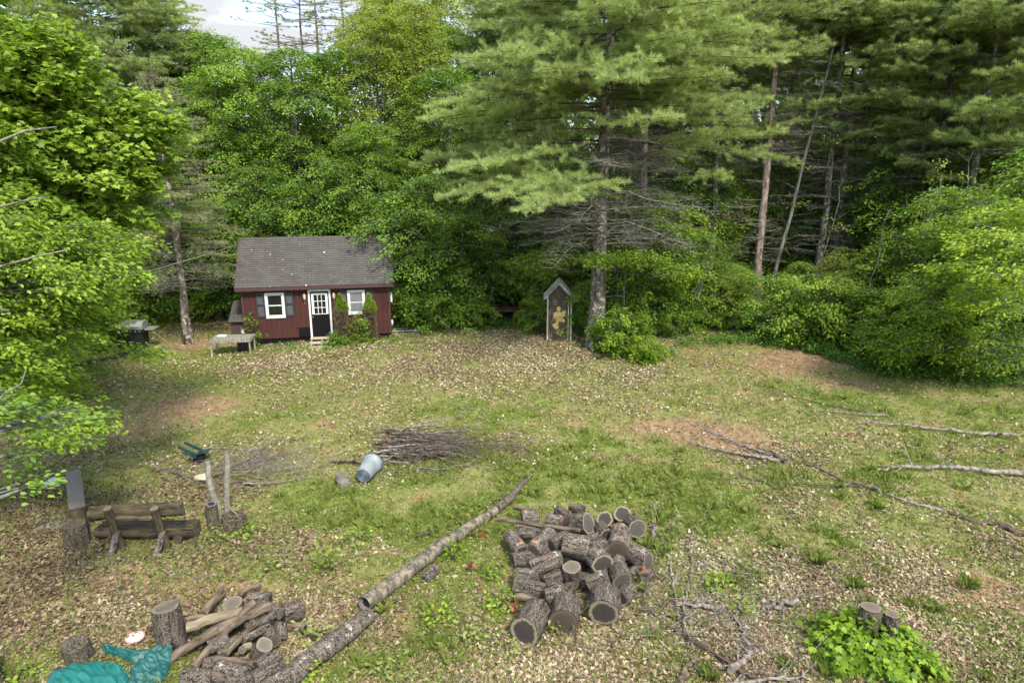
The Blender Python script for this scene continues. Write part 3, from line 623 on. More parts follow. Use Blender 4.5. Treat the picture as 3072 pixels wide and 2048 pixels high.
for sx in (-.45, .45):
    for sy in (-.22, .22): mb = MB(); tube(mb, [(sx - .02, sy, .04), (sx + .02, sy, .04)], .045, 10); mb.build('wheel', M['blackmetal'], gr)
M['benchwood'] = weathered('grey olive slats', (.12, .11, .075), (.24, .22, .16))
gt = thing('slatted_bench', 'grey slatted garden bench in front of the left corner of the cabin', 'bench', (-11.9, 25.95, 0), R(9))
for k in range(17): mb = MB(); x = .03 + k * .087; box(mb, x, x + .07, -.02, .88, .655, .68, 0, .005); mb.build('slat', M['benchwood'], gt)
mb = MB(); box(mb, 0, 1.52, -.04, -.02, .57, .67); box(mb, 0, 1.52, .88, .9, .57, .67); box(mb, -.02, 0, -.04, .9, .57, .67); box(mb, 1.52, 1.54, -.04, .9, .57, .67); mb.build('apron', M['benchwood'], gt)
for x, y in ((.0, -.02), (1.46, -.02), (.0, .82), (1.46, .82)): mb = MB(); box(mb, x, x + .06, y, y + .06, 0, .655, 0, .005); mb.build('leg', M['benchwood'], gt)
mb = MB(); box(mb, -.16, .16, -.12, .12, 0, .05, 0, .01); tag(mb.build('board_offcut', M['white'], None, (-11.68, 26.62, .682)), 'pale flat offcut of board lying on the grey slatted bench', 'board')
mb = MB(); box(mb, -.16, .16, -.16, .16, 0, .42, 0, .02); box(mb, -.18, .18, -.18, .18, .42, .46, 0, .01); tag(mb.build('black_bin', M['blackmetal'], None, (-10.95, 26.75, 0)), 'small black bin standing under the slatted bench by the cabin', 'bin')
tb = thing('old_table', 'low brown plywood table in the shade left of the outhouse', 'table', (P(1165, 722, .5).x, 32.0, 0), R(-6))
M['rusty'] = plain('brown warped plywood', (.16, .085, .045), .8, .45, 5)
mb = MB(); box(mb, -.95, .95, -.5, .5, .62, .65, 0, .008); mb.build('tabletop', M['rusty'], tb)
for x, y in ((-.8, -.4), (.8, -.4), (-.8, .4), (.8, .4)): mb = MB(); tube(mb, [(x, y, 0), (x * .96, y * .96, .62)], .02, 6); mb.build('leg', M['steel'], tb)
sf = thing('screen_frame', 'narrow white metal frame lying on the grass right of the cabin', 'frame', tuple(P(938, 762, .0)), R(4))
mb = MB()
for a in ((-.65, .65, -.2, -.17), (-.65, .65, .17, .2), (-.65, -.62, -.17, .17), (.62, .65, -.17, .17), (.08, .11, -.17, .17)): box(mb, a[0], a[1], a[2], a[3], .09, .12)
mb.build('frame', M['white'], sf); mb = MB(); box(mb, -.62, .62, -.17, .17, .098, .104); mb.build('mesh_panel', M['blackmetal'], sf)
# shovel and cut tools by the spruce
sh = thing('shovel', 'long handled shovel with grey blade on the ground by the spruce trunk', 'shovel', tuple(P(402, 802, .06)), R(20))
mb = MB(); tube(mb, [(0, 0, .03), (-.35, .15, .35), (-.75, .3, .75)], .016, 6); mb.build('handle', M['polepale'], sh)
mb = MB(); g = np.array([(-.0, .1, .05), (.12, .13, .02), (.32, .05, .0), (.40, -.06, -.01), (.28, -.15, .0), (.1, -.12, .02), (.2, 0, -.03)]); mb.add(g, [[0, 1, 6], [1, 2, 6], [2, 3, 6], [3, 4, 6], [4, 5, 6], [5, 0, 6]], 0, True); mb.add(g - [0, 0, .006], [[6, 1, 0], [6, 2, 1], [6, 3, 2], [6, 4, 3], [6, 5, 4], [6, 0, 5]]); mb.build('blade', M['steel'], sh)
# cable from the gable to a post off the left edge
mb = MB(); A = Vector(cabin.matrix_basis @ Vector((-.2, CD / 2 - .3, zr - .15))); Bc = PY(-40, 712, 17); n = 24
tube(mb, [A.lerp(Bc, t) - Vector((0, 0, .12 * 4 * t * (1 - t))) for t in np.linspace(0, 1, n)], .0045, 5)
tag(mb.build('cable', M['white']), 'thin pale overhead cable running from the cabin gable towards the left trees', 'cable')

# ------------------------------------------------------------------ log bench, plank bench, blocks
def log_between(name, A, B, ra, rb=None, bm='bark', em='end', label=None, cat='log', group=None, seed=1, k=24, rough=.05, flat=None, ends=(1, 1), parent=None, bend=.0, sq=1.0):
    A = Vector(A); B = Vector(B); rb = rb or ra; Ln = (B - A).length; rng = np.random.default_rng(seed)
    q = (B - A).to_track_quat('Z', 'Y'); n = max(5, min(16, int(Ln / .12)))
    zz = np.linspace(0, Ln, n); pts = np.stack([bend * np.sin(zz / Ln * math.pi) + rng.normal(0, .008, n) * (zz > 0) * (zz < Ln), rng.normal(0, .008, n) * (zz > 0) * (zz < Ln), zz], -1)
    mb = MB(); V = tube(mb, pts, np.linspace(ra, rb, n) * (1 + rng.normal(0, .012, n)), k, 0, False, rough, rng, True, .5, sq)
    if flat is not None:                   # split face: everything above a plane pressed flat
        ups = np.array(q.inverted() @ Vector(flat[0])); hgt = flat[1]
        for i, v in enumerate(mb.v): d = v @ ups; m_ = d > hgt; mb.v[i][m_] -= ups * (d[m_] - hgt)[:, None]
        V = mb.v[0].reshape(n, k, 3)
    o = mb.build(name, M[bm], parent); o.location = A; o.rotation_mode = 'QUATERNION'; o.rotation_quaternion = q
    if label: tag(o, label, cat, group)
    for e, on in ((0, ends[0]), (-1, ends[1])):
        if not on: continue
        ring = V[e]; c = ring.mean(0); m2 = MB(); dz = -.004 if e == 0 else .004
        vs = [c + [0, 0, 0]] + [c + (p - c) * .55 for p in ring] + [c + (p - c) * .86 for p in ring] + [c + (p - c) * .985 for p in ring]; vs = np.array(vs); vs[:, 2] += dz
        vs[1:k + 1, 2] += rng.normal(0, .002, k)
        f3 = [[0, 1 + i, 1 + (i + 1) % k] for i in range(k)]; f4 = [[1 + r * k + i, 1 + (r + 1) * k + i, 1 + (r + 1) * k + (i + 1) % k, 1 + r * k + (i + 1) % k] for r in (0, 1) for i in range(k)]
        if e == 0: f3 = [f[::-1] for f in f3]; f4 = [f[::-1] for f in f4]
        t = np.array([0] + [.55] * k + [.86] * k + [1.0] * k)
        m2.add(vs, f3, 0, False, t); m2.add(vs, f4, 0, False, t); m2.build('cut_end', M[em], o)
    return o
lb = thing('log_bench', 'rustic bench of split mossy logs with backrest, seen from behind', 'bench', (-7.5, 12.4, 0))
def at(parent, p): return Vector(p) - parent.location
log_between('seat', at(lb, (-8.52, 12.68, .20)), at(lb, (-6.55, 12.68, .22)), .21, .215, 'mosslog', 'stump', parent=lb, seed=3, flat=((0, 0, 1), .09), rough=.06)
log_between('backrest', at(lb, (-8.45, 12.36, .73)), at(lb, (-6.58, 12.36, .83)), .155, .15, 'mosslog', 'stump', parent=lb, seed=4, flat=((0, 1, .1), .02), rough=.05)
log_between('rail', at(lb, (-7.95, 12.20, .68)), at(lb, (-7.02, 12.20, .73)), .045, .04, 'pole', 'end', parent=lb, seed=5)
for x, sd_ in ((-7.95, 6), (-7.03, 7)):
    log_between('leg', at(lb, (x + .03, 12.30, -.04)), at(lb, (x, 12.10, .96)), .085, .075, 'mosslog', 'endgrey', parent=lb, seed=sd_)
    log_between('brace', at(lb, (x + .02 * (1 if x < -7.5 else -1), 11.96, -.03)), at(lb, (x + .05, 12.22, .42)), .07, .06, 'barkpeel', 'endbrown', parent=lb, seed=sd_ + 5)
for x in (-8.2, -6.85): log_between('support_block', at(lb, (x, 12.45, .07)), at(lb, (x, 12.95, .07)), .09, .09, 'mosslog', 'stump', parent=lb, seed=int(x * 10) + 200)
pb = thing('plank_bench', 'grey plank bench resting on two upright log rounds at the left', 'bench', (-9.3, 13.2, 0))
mb = MB(); box(mb, -.15, .15, -.95, 1.05, 0, .055, 0, .008); pl = mb.build('seat', M['greywood'], pb); pl.location = at(pb, (-9.6, 13.65, .56)); pl.rotation_euler = (0, 0, R(34))
M['greyplank'] = plain('dark grey plank', (.16, .145, .115), .8, .45, 7, stretch=(10, 1, 1)); pl.data.materials[0] = M['greyplank']
for (x, y) in ((-9.06, 12.86), (-10.2, 14.5)): log_between('leg', at(pb, (x, y, -.02)), at(pb, (x, y, .56)), .15, .13, 'mosslog', 'stump', parent=pb, seed=31)
log_between('log_block', (-8.87, 12.38, -.02), (-8.86, 12.38, .46), .235, .215, 'stump', 'stump', 'squat mossy chopping block in front of the plank bench', 'stump', seed=12)
mb = MB(); mb.add([(0, 0, .02), (.7, .12, .02), (1.0, .42, .02), (.5, .45, .02), (.1, .25, .02), (0, 0, .06), (.7, .12, .07), (1.0, .42, .05), (.5, .45, .08), (.1, .25, .06)], [[5, 6, 7, 8, 9], [4, 3, 2, 1, 0]]); mb.add(mb.v[0], [[0, 1, 6, 5], [1, 2, 7, 6], [2, 3, 8, 7], [3, 4, 9, 8], [4, 0, 5, 9]])
tag(mb.build('dark_slab', M['greyplank'], None, tuple(P(75, 1222))), 'flat dark slab of wood lying left of the mossy chopping block', 'slab')
mb = MB(); prism(mb, [(0, 0), (.34, 0), (.36, .10), (.18, .19), (.0, .11)], 1, -.12, .12); tag(mb.build('crumpled_carton', M['white'], None, tuple(P(105, 1116))), 'small white crumpled carton on the leaves left of the plank bench', 'carton')

# ------------------------------------------------------------------ birch posts, green chair, stick, rope
Z2 = ZM(440, 1300, 4.9)
a = Z2(1085, 1250); log_between('birch_post', (a.x, a.y, -.03), tuple(PY((440 + 890 / 4.9) * .765625, (1300 + 395 / 4.9) * .765625, a.y + .1)), .075, .055, 'birch', 'endgrey', 'birch pole tilting left beside the upright birch pole', 'pole', seed=14, bend=.05)
a2 = Z2(1180, 1200); log_between('birch_post', (a2.x, a2.y, -.03), tuple(PY((440 + 1175 / 4.9) * .765625, (1300 + 265 / 4.9) * .765625, a2.y)), .065, .052, 'birch', 'endgrey', 'straight upright birch pole with a cut top', 'pole', seed=15, bend=.02)
a = Z2(985, 1385); log_between('tree_stump', (a.x, a.y, -.02), (a.x, a.y + .02, .55), .13, .12, 'stump', 'endhollow', 'dark rotten stump just left of the foot of the birch poles', 'stump', seed=16)
a = Z2(1265, 1430); log_between('tree_stump', (a.x, a.y + .1, -.02), (a.x + .03, a.y + .1, .34), .27, .2, 'stump', 'stump', 'low broken stump at the foot of the birch poles with cord on it', 'stump', seed=17, rough=.12)
mb = MB(); A = Z2(1130, 960, .75); Bq = Z2(1490, 1385, .02); tube(mb, wander(np.random.default_rng(3), A, Bq, 7, .01), .016, 6); tag(mb.build('stick', M['polepale']), 'straight pale stick propped against the foot of the birch poles', 'stick')
mb = MB(); c1 = Z2(1290, 1280, .4); rx = .17
pts = [c1 + Vector((math.cos(t) * rx, -.03, math.sin(t) * .13)) for t in np.linspace(.8, 6.6, 22)] + [c1 + Vector((-.27 + math.cos(t) * .07, -.02, math.sin(t) * .1)) for t in np.linspace(0, 6, 12)]
tube(mb, pts, .004, 5); tag(mb.build('rope', M['polepale']), 'loop of thin white cord hanging on the broken stump', 'cord')
M['green'] = plain('dark green plastic', (.007, .035, .035), .45, .2, 5, bmp=0)
ch = thing('garden_chair', 'broken dark green plastic chair tipped on its back behind the birch poles', 'chair', tuple(Z2(790, 440)), R(0)); ch.scale = (.68, .68, .68)
mb = MB(); S = np.array([(-.05 + .42 * u, -.24 + .48 * v, .47 - .10 * math.sin(math.pi * u) * math.sin(math.pi * v) + .05 * u) for u in np.linspace(0, 1, 7) for v in np.linspace(0, 1, 7)])
F = [[i * 7 + j, (i + 1) * 7 + j, (i + 1) * 7 + j + 1, i * 7 + j + 1] for i in range(6) for j in range(6)]; mb.add(S, F, 0, True); mb.add(S - [0, 0, .015], [f[::-1] for f in F], 0, True); mb.build('seat', M['green'], ch)
for y0, L_ in ((-.22, .62), (.22, .6)): mb = MB(); prism(mb, [(0, .40), (.05, .47), (-L_, .47 + L_ * .55), (-L_ - .03, .44 + L_ * .5)], 1, y0 - .04, y0 + .04); mb.build('leg', M['green'], ch)
mb = MB(); prism(mb, [(.0, .36), (.03, .41), (-.42, .62), (-.44, .58)], 1, -.34, -.29); mb.build('armrest', M['green'], ch)
mb = MB(); prism(mb, [(-.22, -.02), (.06, -.02), (.22, .40), (.0, .46), (-.16, .36)], 1, -.16, .16); mb.build('backrest', M['blackmetal'], ch)

# ------------------------------------------------------------------ trash can
Z6 = ZM(900, 1240, 3.178)
M['can'] = plain('pale blue grey plastic', (.235, .26, .25), .55, .25, 3, c2=(.13, .15, .14), bmp=.05)
M['candark'] = plain('grey moulded plastic base', (.085, .11, .12), .5, .2, 4, bmp=0)
A = Z6(603, 582, .24); Bq = Z6(690, 462, .30); Bq = A + (Bq - A).normalized() * .72; CS = .86
tc0 = thing('trash_can', 'pale blue grey plastic trash can lying on its side by the brush pile', 'trash can', tuple(A - Vector((0, 0, .03)))); tc0.scale = (CS, CS, CS); tc0.rotation_mode = 'QUATERNION'; tc0.rotation_quaternion = (Bq - A).to_track_quat('Z', 'Y')
mb = MB(); tube(mb, [(0, 0, 0), (0, 0, .03), (0, 0, .35), (0, 0, .60), (0, 0, .605), (0, 0, .72)], [.215, .222, .25, .272, .29, .295], 32, caps=False)
tube(mb, [(0, 0, .72), (0, 0, .5), (0, 0, .03)], [.28, .26, .21], 32, caps=False); mb.build('body', M['can'], tc0)
mb = MB(); tube(mb, [(0, 0, .70), (0, 0, .705), (0, 0, .73), (0, 0, .735)], [.29, .31, .31, .285], 32, caps=False); mb.build('rim', M['candark'], tc0)
mb = MB(); rr = np.linspace(0.001, .216, 22); zz = -.012 + .010 * np.cos(rr / .216 * 2 * np.pi * 4); tube(mb, [(0, 0, z - r * .0001) for r, z in zip(rr, zz)], rr, 32, caps=False, smooth=False)
v = mb.v[0].reshape(22, 32, 3); a_ = np.linspace(0, 2 * np.pi, 32, endpoint=False); v[:, :, 0] = rr[:, None] * np.cos(a_); v[:, :, 1] = rr[:, None] * np.sin(a_); v[:, :, 2] = zz[:, None]; mb.v[0] = v.reshape(-1, 3); mb.build('base', M['candark'], tc0)
mb = MB(); tube(mb, [(-.29, -.08, .62), (-.34, -.07, .60), (-.34, .07, .60), (-.29, .08, .62)], .013, 6, smooth=False); mb.build('handle', M['candark'], tc0)
a = Z6(405, 745); log_between('log_block', (a.x, a.y + .1, -.02), (a.x, a.y + .1, .40), .165, .155, 'birch', 'endgrey', 'small upright log round with horizontal marks next to the trash can', 'stump', seed=21)

# ------------------------------------------------------------------ tarp, disc, stumps at the lower left
a = P(388, 1497); log_between('log_block', (a.x, a.y + .15, -.02), (a.x - .03, a.y + .15, .72), .235, .215, 'bark', 'endgrey', 'tall rough barked chopping block with notched pale top', 'stump', seed=22, rough=.05)
mb = MB(); box(mb, -.16, .2, -.02, .02, 0, .06); o = mb.build('wood_chip', M['endgrey'], None, (a.x, a.y + .15, .725)); o.rotation_euler = (0, 0, R(50)); tag(o, 'pale splinter of wood on top of the tall chopping block', 'wood chip')
a = P(172, 1536); log_between('log_block', (a.x, a.y + .15, -.02), (a.x - .02, a.y + .12, .36), .20, .19, 'stump', 'stump', 'low grey mossy block left of the pale disc', 'stump', seed=23)
a = P(-8, 1575); log_between('log_block', (a.x - .02, a.y, -.02), (a.x - .1, a.y, .62), .14, .13, 'stump', 'stump', 'grey post cut off by the left edge of the photo', 'stump', seed=24)
M['pink'] = plain('faded pink plastic', (.62, .25, .22), .5, .2); M['pale'] = plain('dirty white plastic', (.66, .60, .52), .6, .3, 14)
fd = thing('plastic_disc', 'round white throwing disc with faded pink rim on the leaves', 'disc', tuple(P(310, 1464, .085)))
mb = MB(); tube(mb, [(0, 0, 0), (0, 0, .02)], [.135, .125], 28); o = mb.build('plate', M['pale'], fd); mb = MB(); t_ = np.linspace(0, 2 * np.pi, 33); tube(mb, [(math.cos(q) * .137, math.sin(q) * .137, .012) for q in t_], .014, 8, caps=False); mb.build('rim', M['pink'], fd)
M['tarp'] = plain('teal tarpaulin', (.004, .085, .07), .55, .35, 3, c2=(.003, .055, .046), bmp=.1)
M['tarplight'] = plain('faded turquoise tarpaulin', (.006, .13, .105), .5, .25, 3, bmp=.1)
def cloth(name, outline, z, folds, seed, label, m, thick=.006):
    """a crumpled sheet over a screen-read outline on the ground"""
    rng = np.random.default_rng(seed); n = 44
    pts = [P(u, v) for u, v in outline]; t = np.linspace(0, len(pts) - 1, n)
    # strip defined by two edges: first half of the outline forward, second half backward
    h = len(pts) // 2; E1 = pts[:h]; E2 = pts[h:][::-1]
    def li(E, q): q = q * (len(E) - 1); i = min(int(q), len(E) - 2); return E[i].lerp(E[i + 1], q - i)
    V = []; m_ = 16
    for i in range(n):
        a, b = li(E1, i / (n - 1)), li(E2, i / (n - 1))
        for j in range(m_):
            p = a.lerp(b, j / (m_ - 1)); e = math.sin(math.pi * j / (m_ - 1)) ** .5
            hgt = z * e * (.5 + .5 * math.sin(i * .33 + j * folds * .7 + 1.7 * math.sin(i * .2)) + .3 * math.sin(j * 1.1 - i * .5) + .28 * math.sin(i * 1.3 + j * .6) + .2 * math.sin(j * 2.1 - i * .8)); V.append((p.x, p.y, .075 + .06 * e + hgt * .55))
    V = np.array(V); F = [[i * m_ + j, (i + 1) * m_ + j, (i + 1) * m_ + j + 1, i * m_ + j + 1] for i in range(n - 1) for j in range(m_ - 1)]
    mb = MB(); mb.add(V, F, 0, True); mb.add(V - [0, 0, thick], [f[::-1] for f in F], 0, True); o = mb.build(name, M[m]); tag(o, label, 'tarp', 'crumpled teal tarpaulins'); return o
cloth('tarp', [(100, 1600), (120, 1550), (180, 1530), (240, 1532), (300, 1560), (310, 1620), (220, 1625), (120, 1630)], .13, .8, 1, 'turquoise tarp bunched along the bottom edge below the low grey block', 'tarplight')
cloth('tarp', [(236, 1497), (262, 1500), (300, 1512), (340, 1508), (385, 1494), (405, 1500), (395, 1512), (350, 1526), (305, 1536), (270, 1516), (245, 1512), (240, 1505)], .12, .9, 2, 'narrow twist of teal tarp against the tall chopping block', 'tarp')
cloth('tarp', [(330, 1512), (300, 1545), (290, 1590), (345, 1600), (385, 1560), (398, 1518)], .15, .8, 3, 'crumpled teal tarp beside the lower left end of the firewood', 'tarp')
# ------------------------------------------------------------------ trees
def trunk_path(rng, H, lean=.03, n=10):
    z = np.linspace(0, H, n); w = np.cumsum(rng.normal(0, lean, (n, 2)), 0) * (H / 10); w[0] = 0; return np.column_stack([w, z])
def on(path, h): return np.array([np.interp(h, path[:, 2], path[:, i]) for i in range(3)])
def decid(name, seed, H, Rr, cb, ncl, nleaf, lsz, tr, mt, shape=OVAL, bark='trunkdec', spray=1.75, prof=.7, full=1.0, multi=1):
    rng = np.random.default_rng(seed); root = thing(name, None, 'tree')
    tm = MB(); cm = MB(); path = trunk_path(rng, H * .95)
    tube(tm, path, tr * (1 - path[:, 2] / H * .93) ** .9 * np.where(path[:, 2] < .1, 1.3, 1), 10, rough=.06, rng=rng)
    for _ in range(multi - 1):
        th = rng.random() * 6.28; hb = H * rng.uniform(.1, .3); b = on(path, hb); e = b + np.array([math.cos(th) * Rr * .6, math.sin(th) * Rr * .6, H * .55])
        pp = wander(rng, b, e, 7, .12); tube(tm, pp, np.linspace(tr * .6, .02, 7), 7, rough=.05, rng=rng)
    h = cb + (H - cb) * rng.beta(1.15, 1.25, ncl); t = (h - cb) / (H - cb); Rh = Rr * np.sin(np.pi * (.16 + .80 * t)) ** prof
    lob = 1 + .25 * np.sin(rng.random() * 6 + 3 * rng.random(1) + h)
    th = rng.random(ncl) * 2 * np.pi; rr = Rh * (rng.random(ncl) ** .45) * (1 + .22 * np.sin(3 * th + h * .8)) * full
    bx = np.array([on(path, q) for q in h]); O = np.stack([np.cos(th), np.sin(th), np.zeros(ncl)], -1)
    C = bx + O * rr[:, None]; sprays(cm, rng, C, O + rng.standard_normal((ncl, 3)) * .25, nleaf, spray, spray * .75, .08, lsz, shape, tilt=.36)
    k = rng.random(ncl) < min(1, 110 / ncl); hb = np.maximum(h[k] - rr[k] * rng.uniform(.25, .8, k.sum()), cb * .5); Bp = np.array([on(path, q) for q in hb]) if k.sum() else np.zeros((0, 3))
    mid = (Bp + C[k]) / 2 + [0, 0, .15]; r0 = tr * .28 * (1 - hb / H) + .008
    segs(tm, Bp, mid, r0, r0 * .6, 0, 4); segs(tm, mid, C[k], r0 * .6, .005, 0, 3)
    segs(tm, C - O * spray * .5, C + O * spray * .35 - [0, 0, .1], .007, .003, 0, 3)
    tm.build('trunk', M[bark], root); cm.build('crown', M[mt], root); return root
def conifer(name, seed, H, Rf, dead0, live0, n, tr, mt='pine', bark='trunk', tip=.0, nt_=14, nl=.13, nw=.012, droop=.035, rise=.12, livepart=.45, twigl=.9, dens=1.0, deadm='deadtwig', azf=None, step=.16, top=None):
    rng = np.random.default_rng(seed); root = thing(name, None, 'tree'); path = trunk_path(rng, H, .025)
    tm = MB(); tube(tm, path, np.maximum(tr * (1 - path[:, 2] / H) ** .85, .02) * np.where(path[:, 2] < .1, 1.25, 1), 14, rough=.07, rng=rng); tm.build('trunk', M[bark], root)
    dm = MB(); cm = MB(); SA = []; SB = []; SR = []; TP = []; TD = []; DA = []; DB = []; DR = []; TT = []
    zs = np.sort(rng.uniform(dead0, (top or H) - .3, n))
    for i, z in enumerate(zs):
        az = i * 2.4 + rng.normal(0, .5)
        if azf: az = azf(az, rng)
        Lb = Rf(z) * rng.uniform(.6, 1.1); b = on(path, z); d = np.array([math.cos(az), math.sin(az), 0]); s = np.array([-d[1], d[0], 0]); live = z > (live0(az) if callable(live0) else live0) + rng.normal(0, .7)
        if live or rng.random() < .9:
            m = 8; q = np.linspace(0, 1, m); wob = np.cumsum(rng.normal(0, .035 if live else .09, m)); Lb = Lb if live else Lb * .72; zz = rise * Lb * q - droop * (Lb * q) ** 2 + (.12 * Lb * q ** 3 if live else np.cumsum(rng.normal(0, .05, m)) * Lb * .35)
            pts = b + d * (Lb * q)[:, None] + s * (wob * Lb * .5)[:, None]; pts[:, 2] += zz; r = (.012 + .006 * Lb) * (1 - .85 * q)
            X = (SA, SB, SR) if live else (DA, DB, DR)
            X[0].append(pts[:-1]); X[1].append(pts[1:]); X[2].append(np.stack([r[:-1], r[1:]], -1))
            f = np.arange(.18, 1.0, step / max(Lb, .5) * (1.25 if live else .8)); tint = rng.uniform(.2, .8)
            for j, g in enumerate(f):
                p = np.array([np.interp(g, q, pts[:, c]) for c in range(3)]); sg = 1 if j % 2 else -1; tl = twigl * (.35 + Lb * .22 * (1 - g)) * rng.uniform(.6, 1.2)
                td = unit(d * rng.uniform(.5, 1.1) + s * sg * rng.uniform(.6, 1.2) + [0, 0, rng.normal(.05, .15)]); e = p + td * tl; e[2] -= .04 * tl
                X[0].append(p[None]); X[1].append(e[None]); X[2].append(np.array([[.007, .003]]))
                if live and g > 1 - livepart - .25 * rng.random():
                    nn = max(2, int(tl / .11 * dens)); qq = np.linspace(.12, 1, nn)[:, None]; TP.append(p + (e - p) * qq + [0, 0, .02]); TD.append(np.tile(td + [0, 0, .25], (nn, 1))); TT.append(np.clip(tint + rng.normal(0, .18, nn) + .25 * qq[:, 0] - .1, 0, 1))
                    for _ in range(2):
                        g2 = rng.uniform(.3, .9); p2 = p + (e - p) * g2; e2 = p2 + unit(td + rng.normal(0, .7, 3) * [1, 1, .4]) * tl * .4; SA.append(p2[None]); SB.append(e2[None]); SR.append(np.array([[.004, .002]]))
                        nn = max(1, int(tl * .4 / .11 * dens)); qq = np.linspace(.3, 1, nn)[:, None]; TP.append(p2 + (e2 - p2) * qq + [0, 0, .02]); TD.append(np.tile(e2 - p2 + [0, 0, .05], (nn, 1))); TT.append(np.clip(tint + rng.normal(0, .18, nn) + .1, 0, 1))
                elif not live:
                    for _ in range(3):
                        g2 = rng.uniform(.15, .95); p2 = p + (e - p) * g2; e2 = p2 + unit(td + rng.normal(0, .8, 3)) * tl * rng.uniform(.2, .6); DA.append(p2[None]); DB.append(e2[None]); DR.append(np.array([[.005, .002]]))
    if DA: A, B_, r = np.concatenate(DA), np.concatenate(DB), np.concatenate(DR); segs(dm, A, B_, r[:, 0], r[:, 1], 0, 3); dm.build('dead_branches', M[deadm], root)
    A, B_, r = np.concatenate(SA), np.concatenate(SB), np.concatenate(SR); segs(cm, A, B_, r[:, 0], r[:, 1], 1, 3)
    needles(cm, rng, np.concatenate(TP), unit(np.concatenate(TD)), nt_, nl, nw, 0, np.concatenate(TT)); cm.build('crown', [M[mt], M['twigdark']], root); return root
rngT = np.random.default_rng(99)
used = set()
def put(proto, x, y, rz=0, sc=1, label=None, group=None, cat='tree'):
    if proto.name in used: return dup(proto, (x, y, 0), rz, sc, label, group, cat)
    used.add(proto.name); proto.location = (x, y, 0); proto.rotation_euler = (0, 0, rz); proto.scale = (sc, sc, sc) if not isinstance(sc, tuple) else sc
    if 'group' in proto: del proto['group']
    return tag(proto, label, cat, group)
def X(u, y, v=500):                                          # across-position of a photo column at a given distance
    return PY(u, v, y).x

# --- the big pine by the outhouse
def Rbig(z): return float(np.interp(z, [3, 5.5, 8, 11, 15, 22], [5.2, 6.4, 6.8, 6.0, 4.8, 1]))
big = conifer('pine_tree', 11, 20, Rbig, 4.3, lambda a: 9.0 - 3.0 * (math.cos(a) < -.4) - .6 * (math.cos(a) > .6), 205, .33, 'pine', 'trunk', nt_=16, nl=.18, nw=.016, droop=.045, rise=.10, livepart=.72, twigl=1.35, dens=1.15, step=.17)
put(big, 3.45, 27.3, 0, 1, 'big spreading pine with lichened trunk just right of the outhouse')
# --- left spruce
def Rsp(z): return float(np.interp(z, [1.5, 3, 6, 9, 11], [1.6, 2.9, 2.7, 1.7, .3]))
sp_ = conifer('spruce_tree', 12, 11, Rsp, 2.2, 3.4, 190, .2, 'spruce', 'trunk', nt_=12, nl=.07, nw=.014, droop=.09, rise=.06, livepart=.6, twigl=.9, step=.13)
put(sp_, -13.75, 28.0, 1.0, 1, 'lichen grey half dead spruce between the grill and the cabin')
# --- bare-trunk pines of the wood
def Rw(z): return float(np.interp(z, [3, 7, 11, 15, 20, 25], [1.9, 2.8, 3.8, 3.9, 3.2, .6]))
w1 = conifer('pine_tree', 21, 23, Rw, 2.5, 12.0, 150, .24, 'pine', 'trunkred', livepart=.75, step=.2, twigl=1.6, nt_=16, nl=.18, nw=.018)
w2 = conifer('pine_tree', 22, 24, Rw, 3.0, 12.5, 150, .2, 'pinedark', 'trunk', livepart=.75, step=.2, twigl=1.6, nt_=16, nl=.18, nw=.018)
w3 = conifer('pine_tree', 23, 22, lambda z: Rw(z) * 1.15, 2.5, 8.0, 150, .22, 'pine', 'trunk', livepart=.75, step=.2, twigl=1.6, nt_=16, nl=.18, nw=.018)
put(w1, X(1758, 34), 34, .3, 1, 'thick pine with flaking reddish bark and bare lower trunk, right of the big pine')
put(w2, X(1886, 34.5), 34.5, 1.3, .95, 'slim grey pine trunk, left one of a close pair right of the red pine')
put(w3, X(1925, 35), 35, 2.3, 1, 'slim reddish pine trunk, right one of a close pair beyond the red pine')
put(w2, X(2180, 38), 38, 4, 1.1, 'stout grey pine trunk seen above the bright edge shrubs on the right'); put(w1, X(2290, 36), 36, 2.9, 1, 'pine near the right border whose crown reaches out of the top')
put(w3, X(2130, 33), 33, 5.4, .97, 'pine with bright green needle shelves standing over the right hand thicket')
put(w3, X(2420, 29), 29, 1.4, .95, 'pine whose long bright needle shelves hang in from the right border')
put(w1, X(1480, 33), 33, .8, .9, 'dark pine trunk right behind the big spreading pine')
w4 = conifer('pine_tree', 24, 21, lambda z: float(np.interp(z, [4, 7, 9, 13, 18, 22], [2.2, 3.2, 4.6, 4.6, 3.6, .6])), 3, 7.5, 95, .2, 'pine', 'trunk', livepart=.8, step=.18, twigl=1.5, nt_=18, nl=.19, nw=.018, dens=1.2)
put(w4, X(2215, 30.5), 30.5, .4, .97, 'pine with broad level needle shelves above the right hand thicket'); put(w4, X(2090, 36), 36, 2.2, 1.15, 'pine whose bright shelves start high right of the two slim trunks'); put(w4, X(1640, 35), 35, 4.0, 1.0, 'shelved pine between the big pine and the red barked pine')
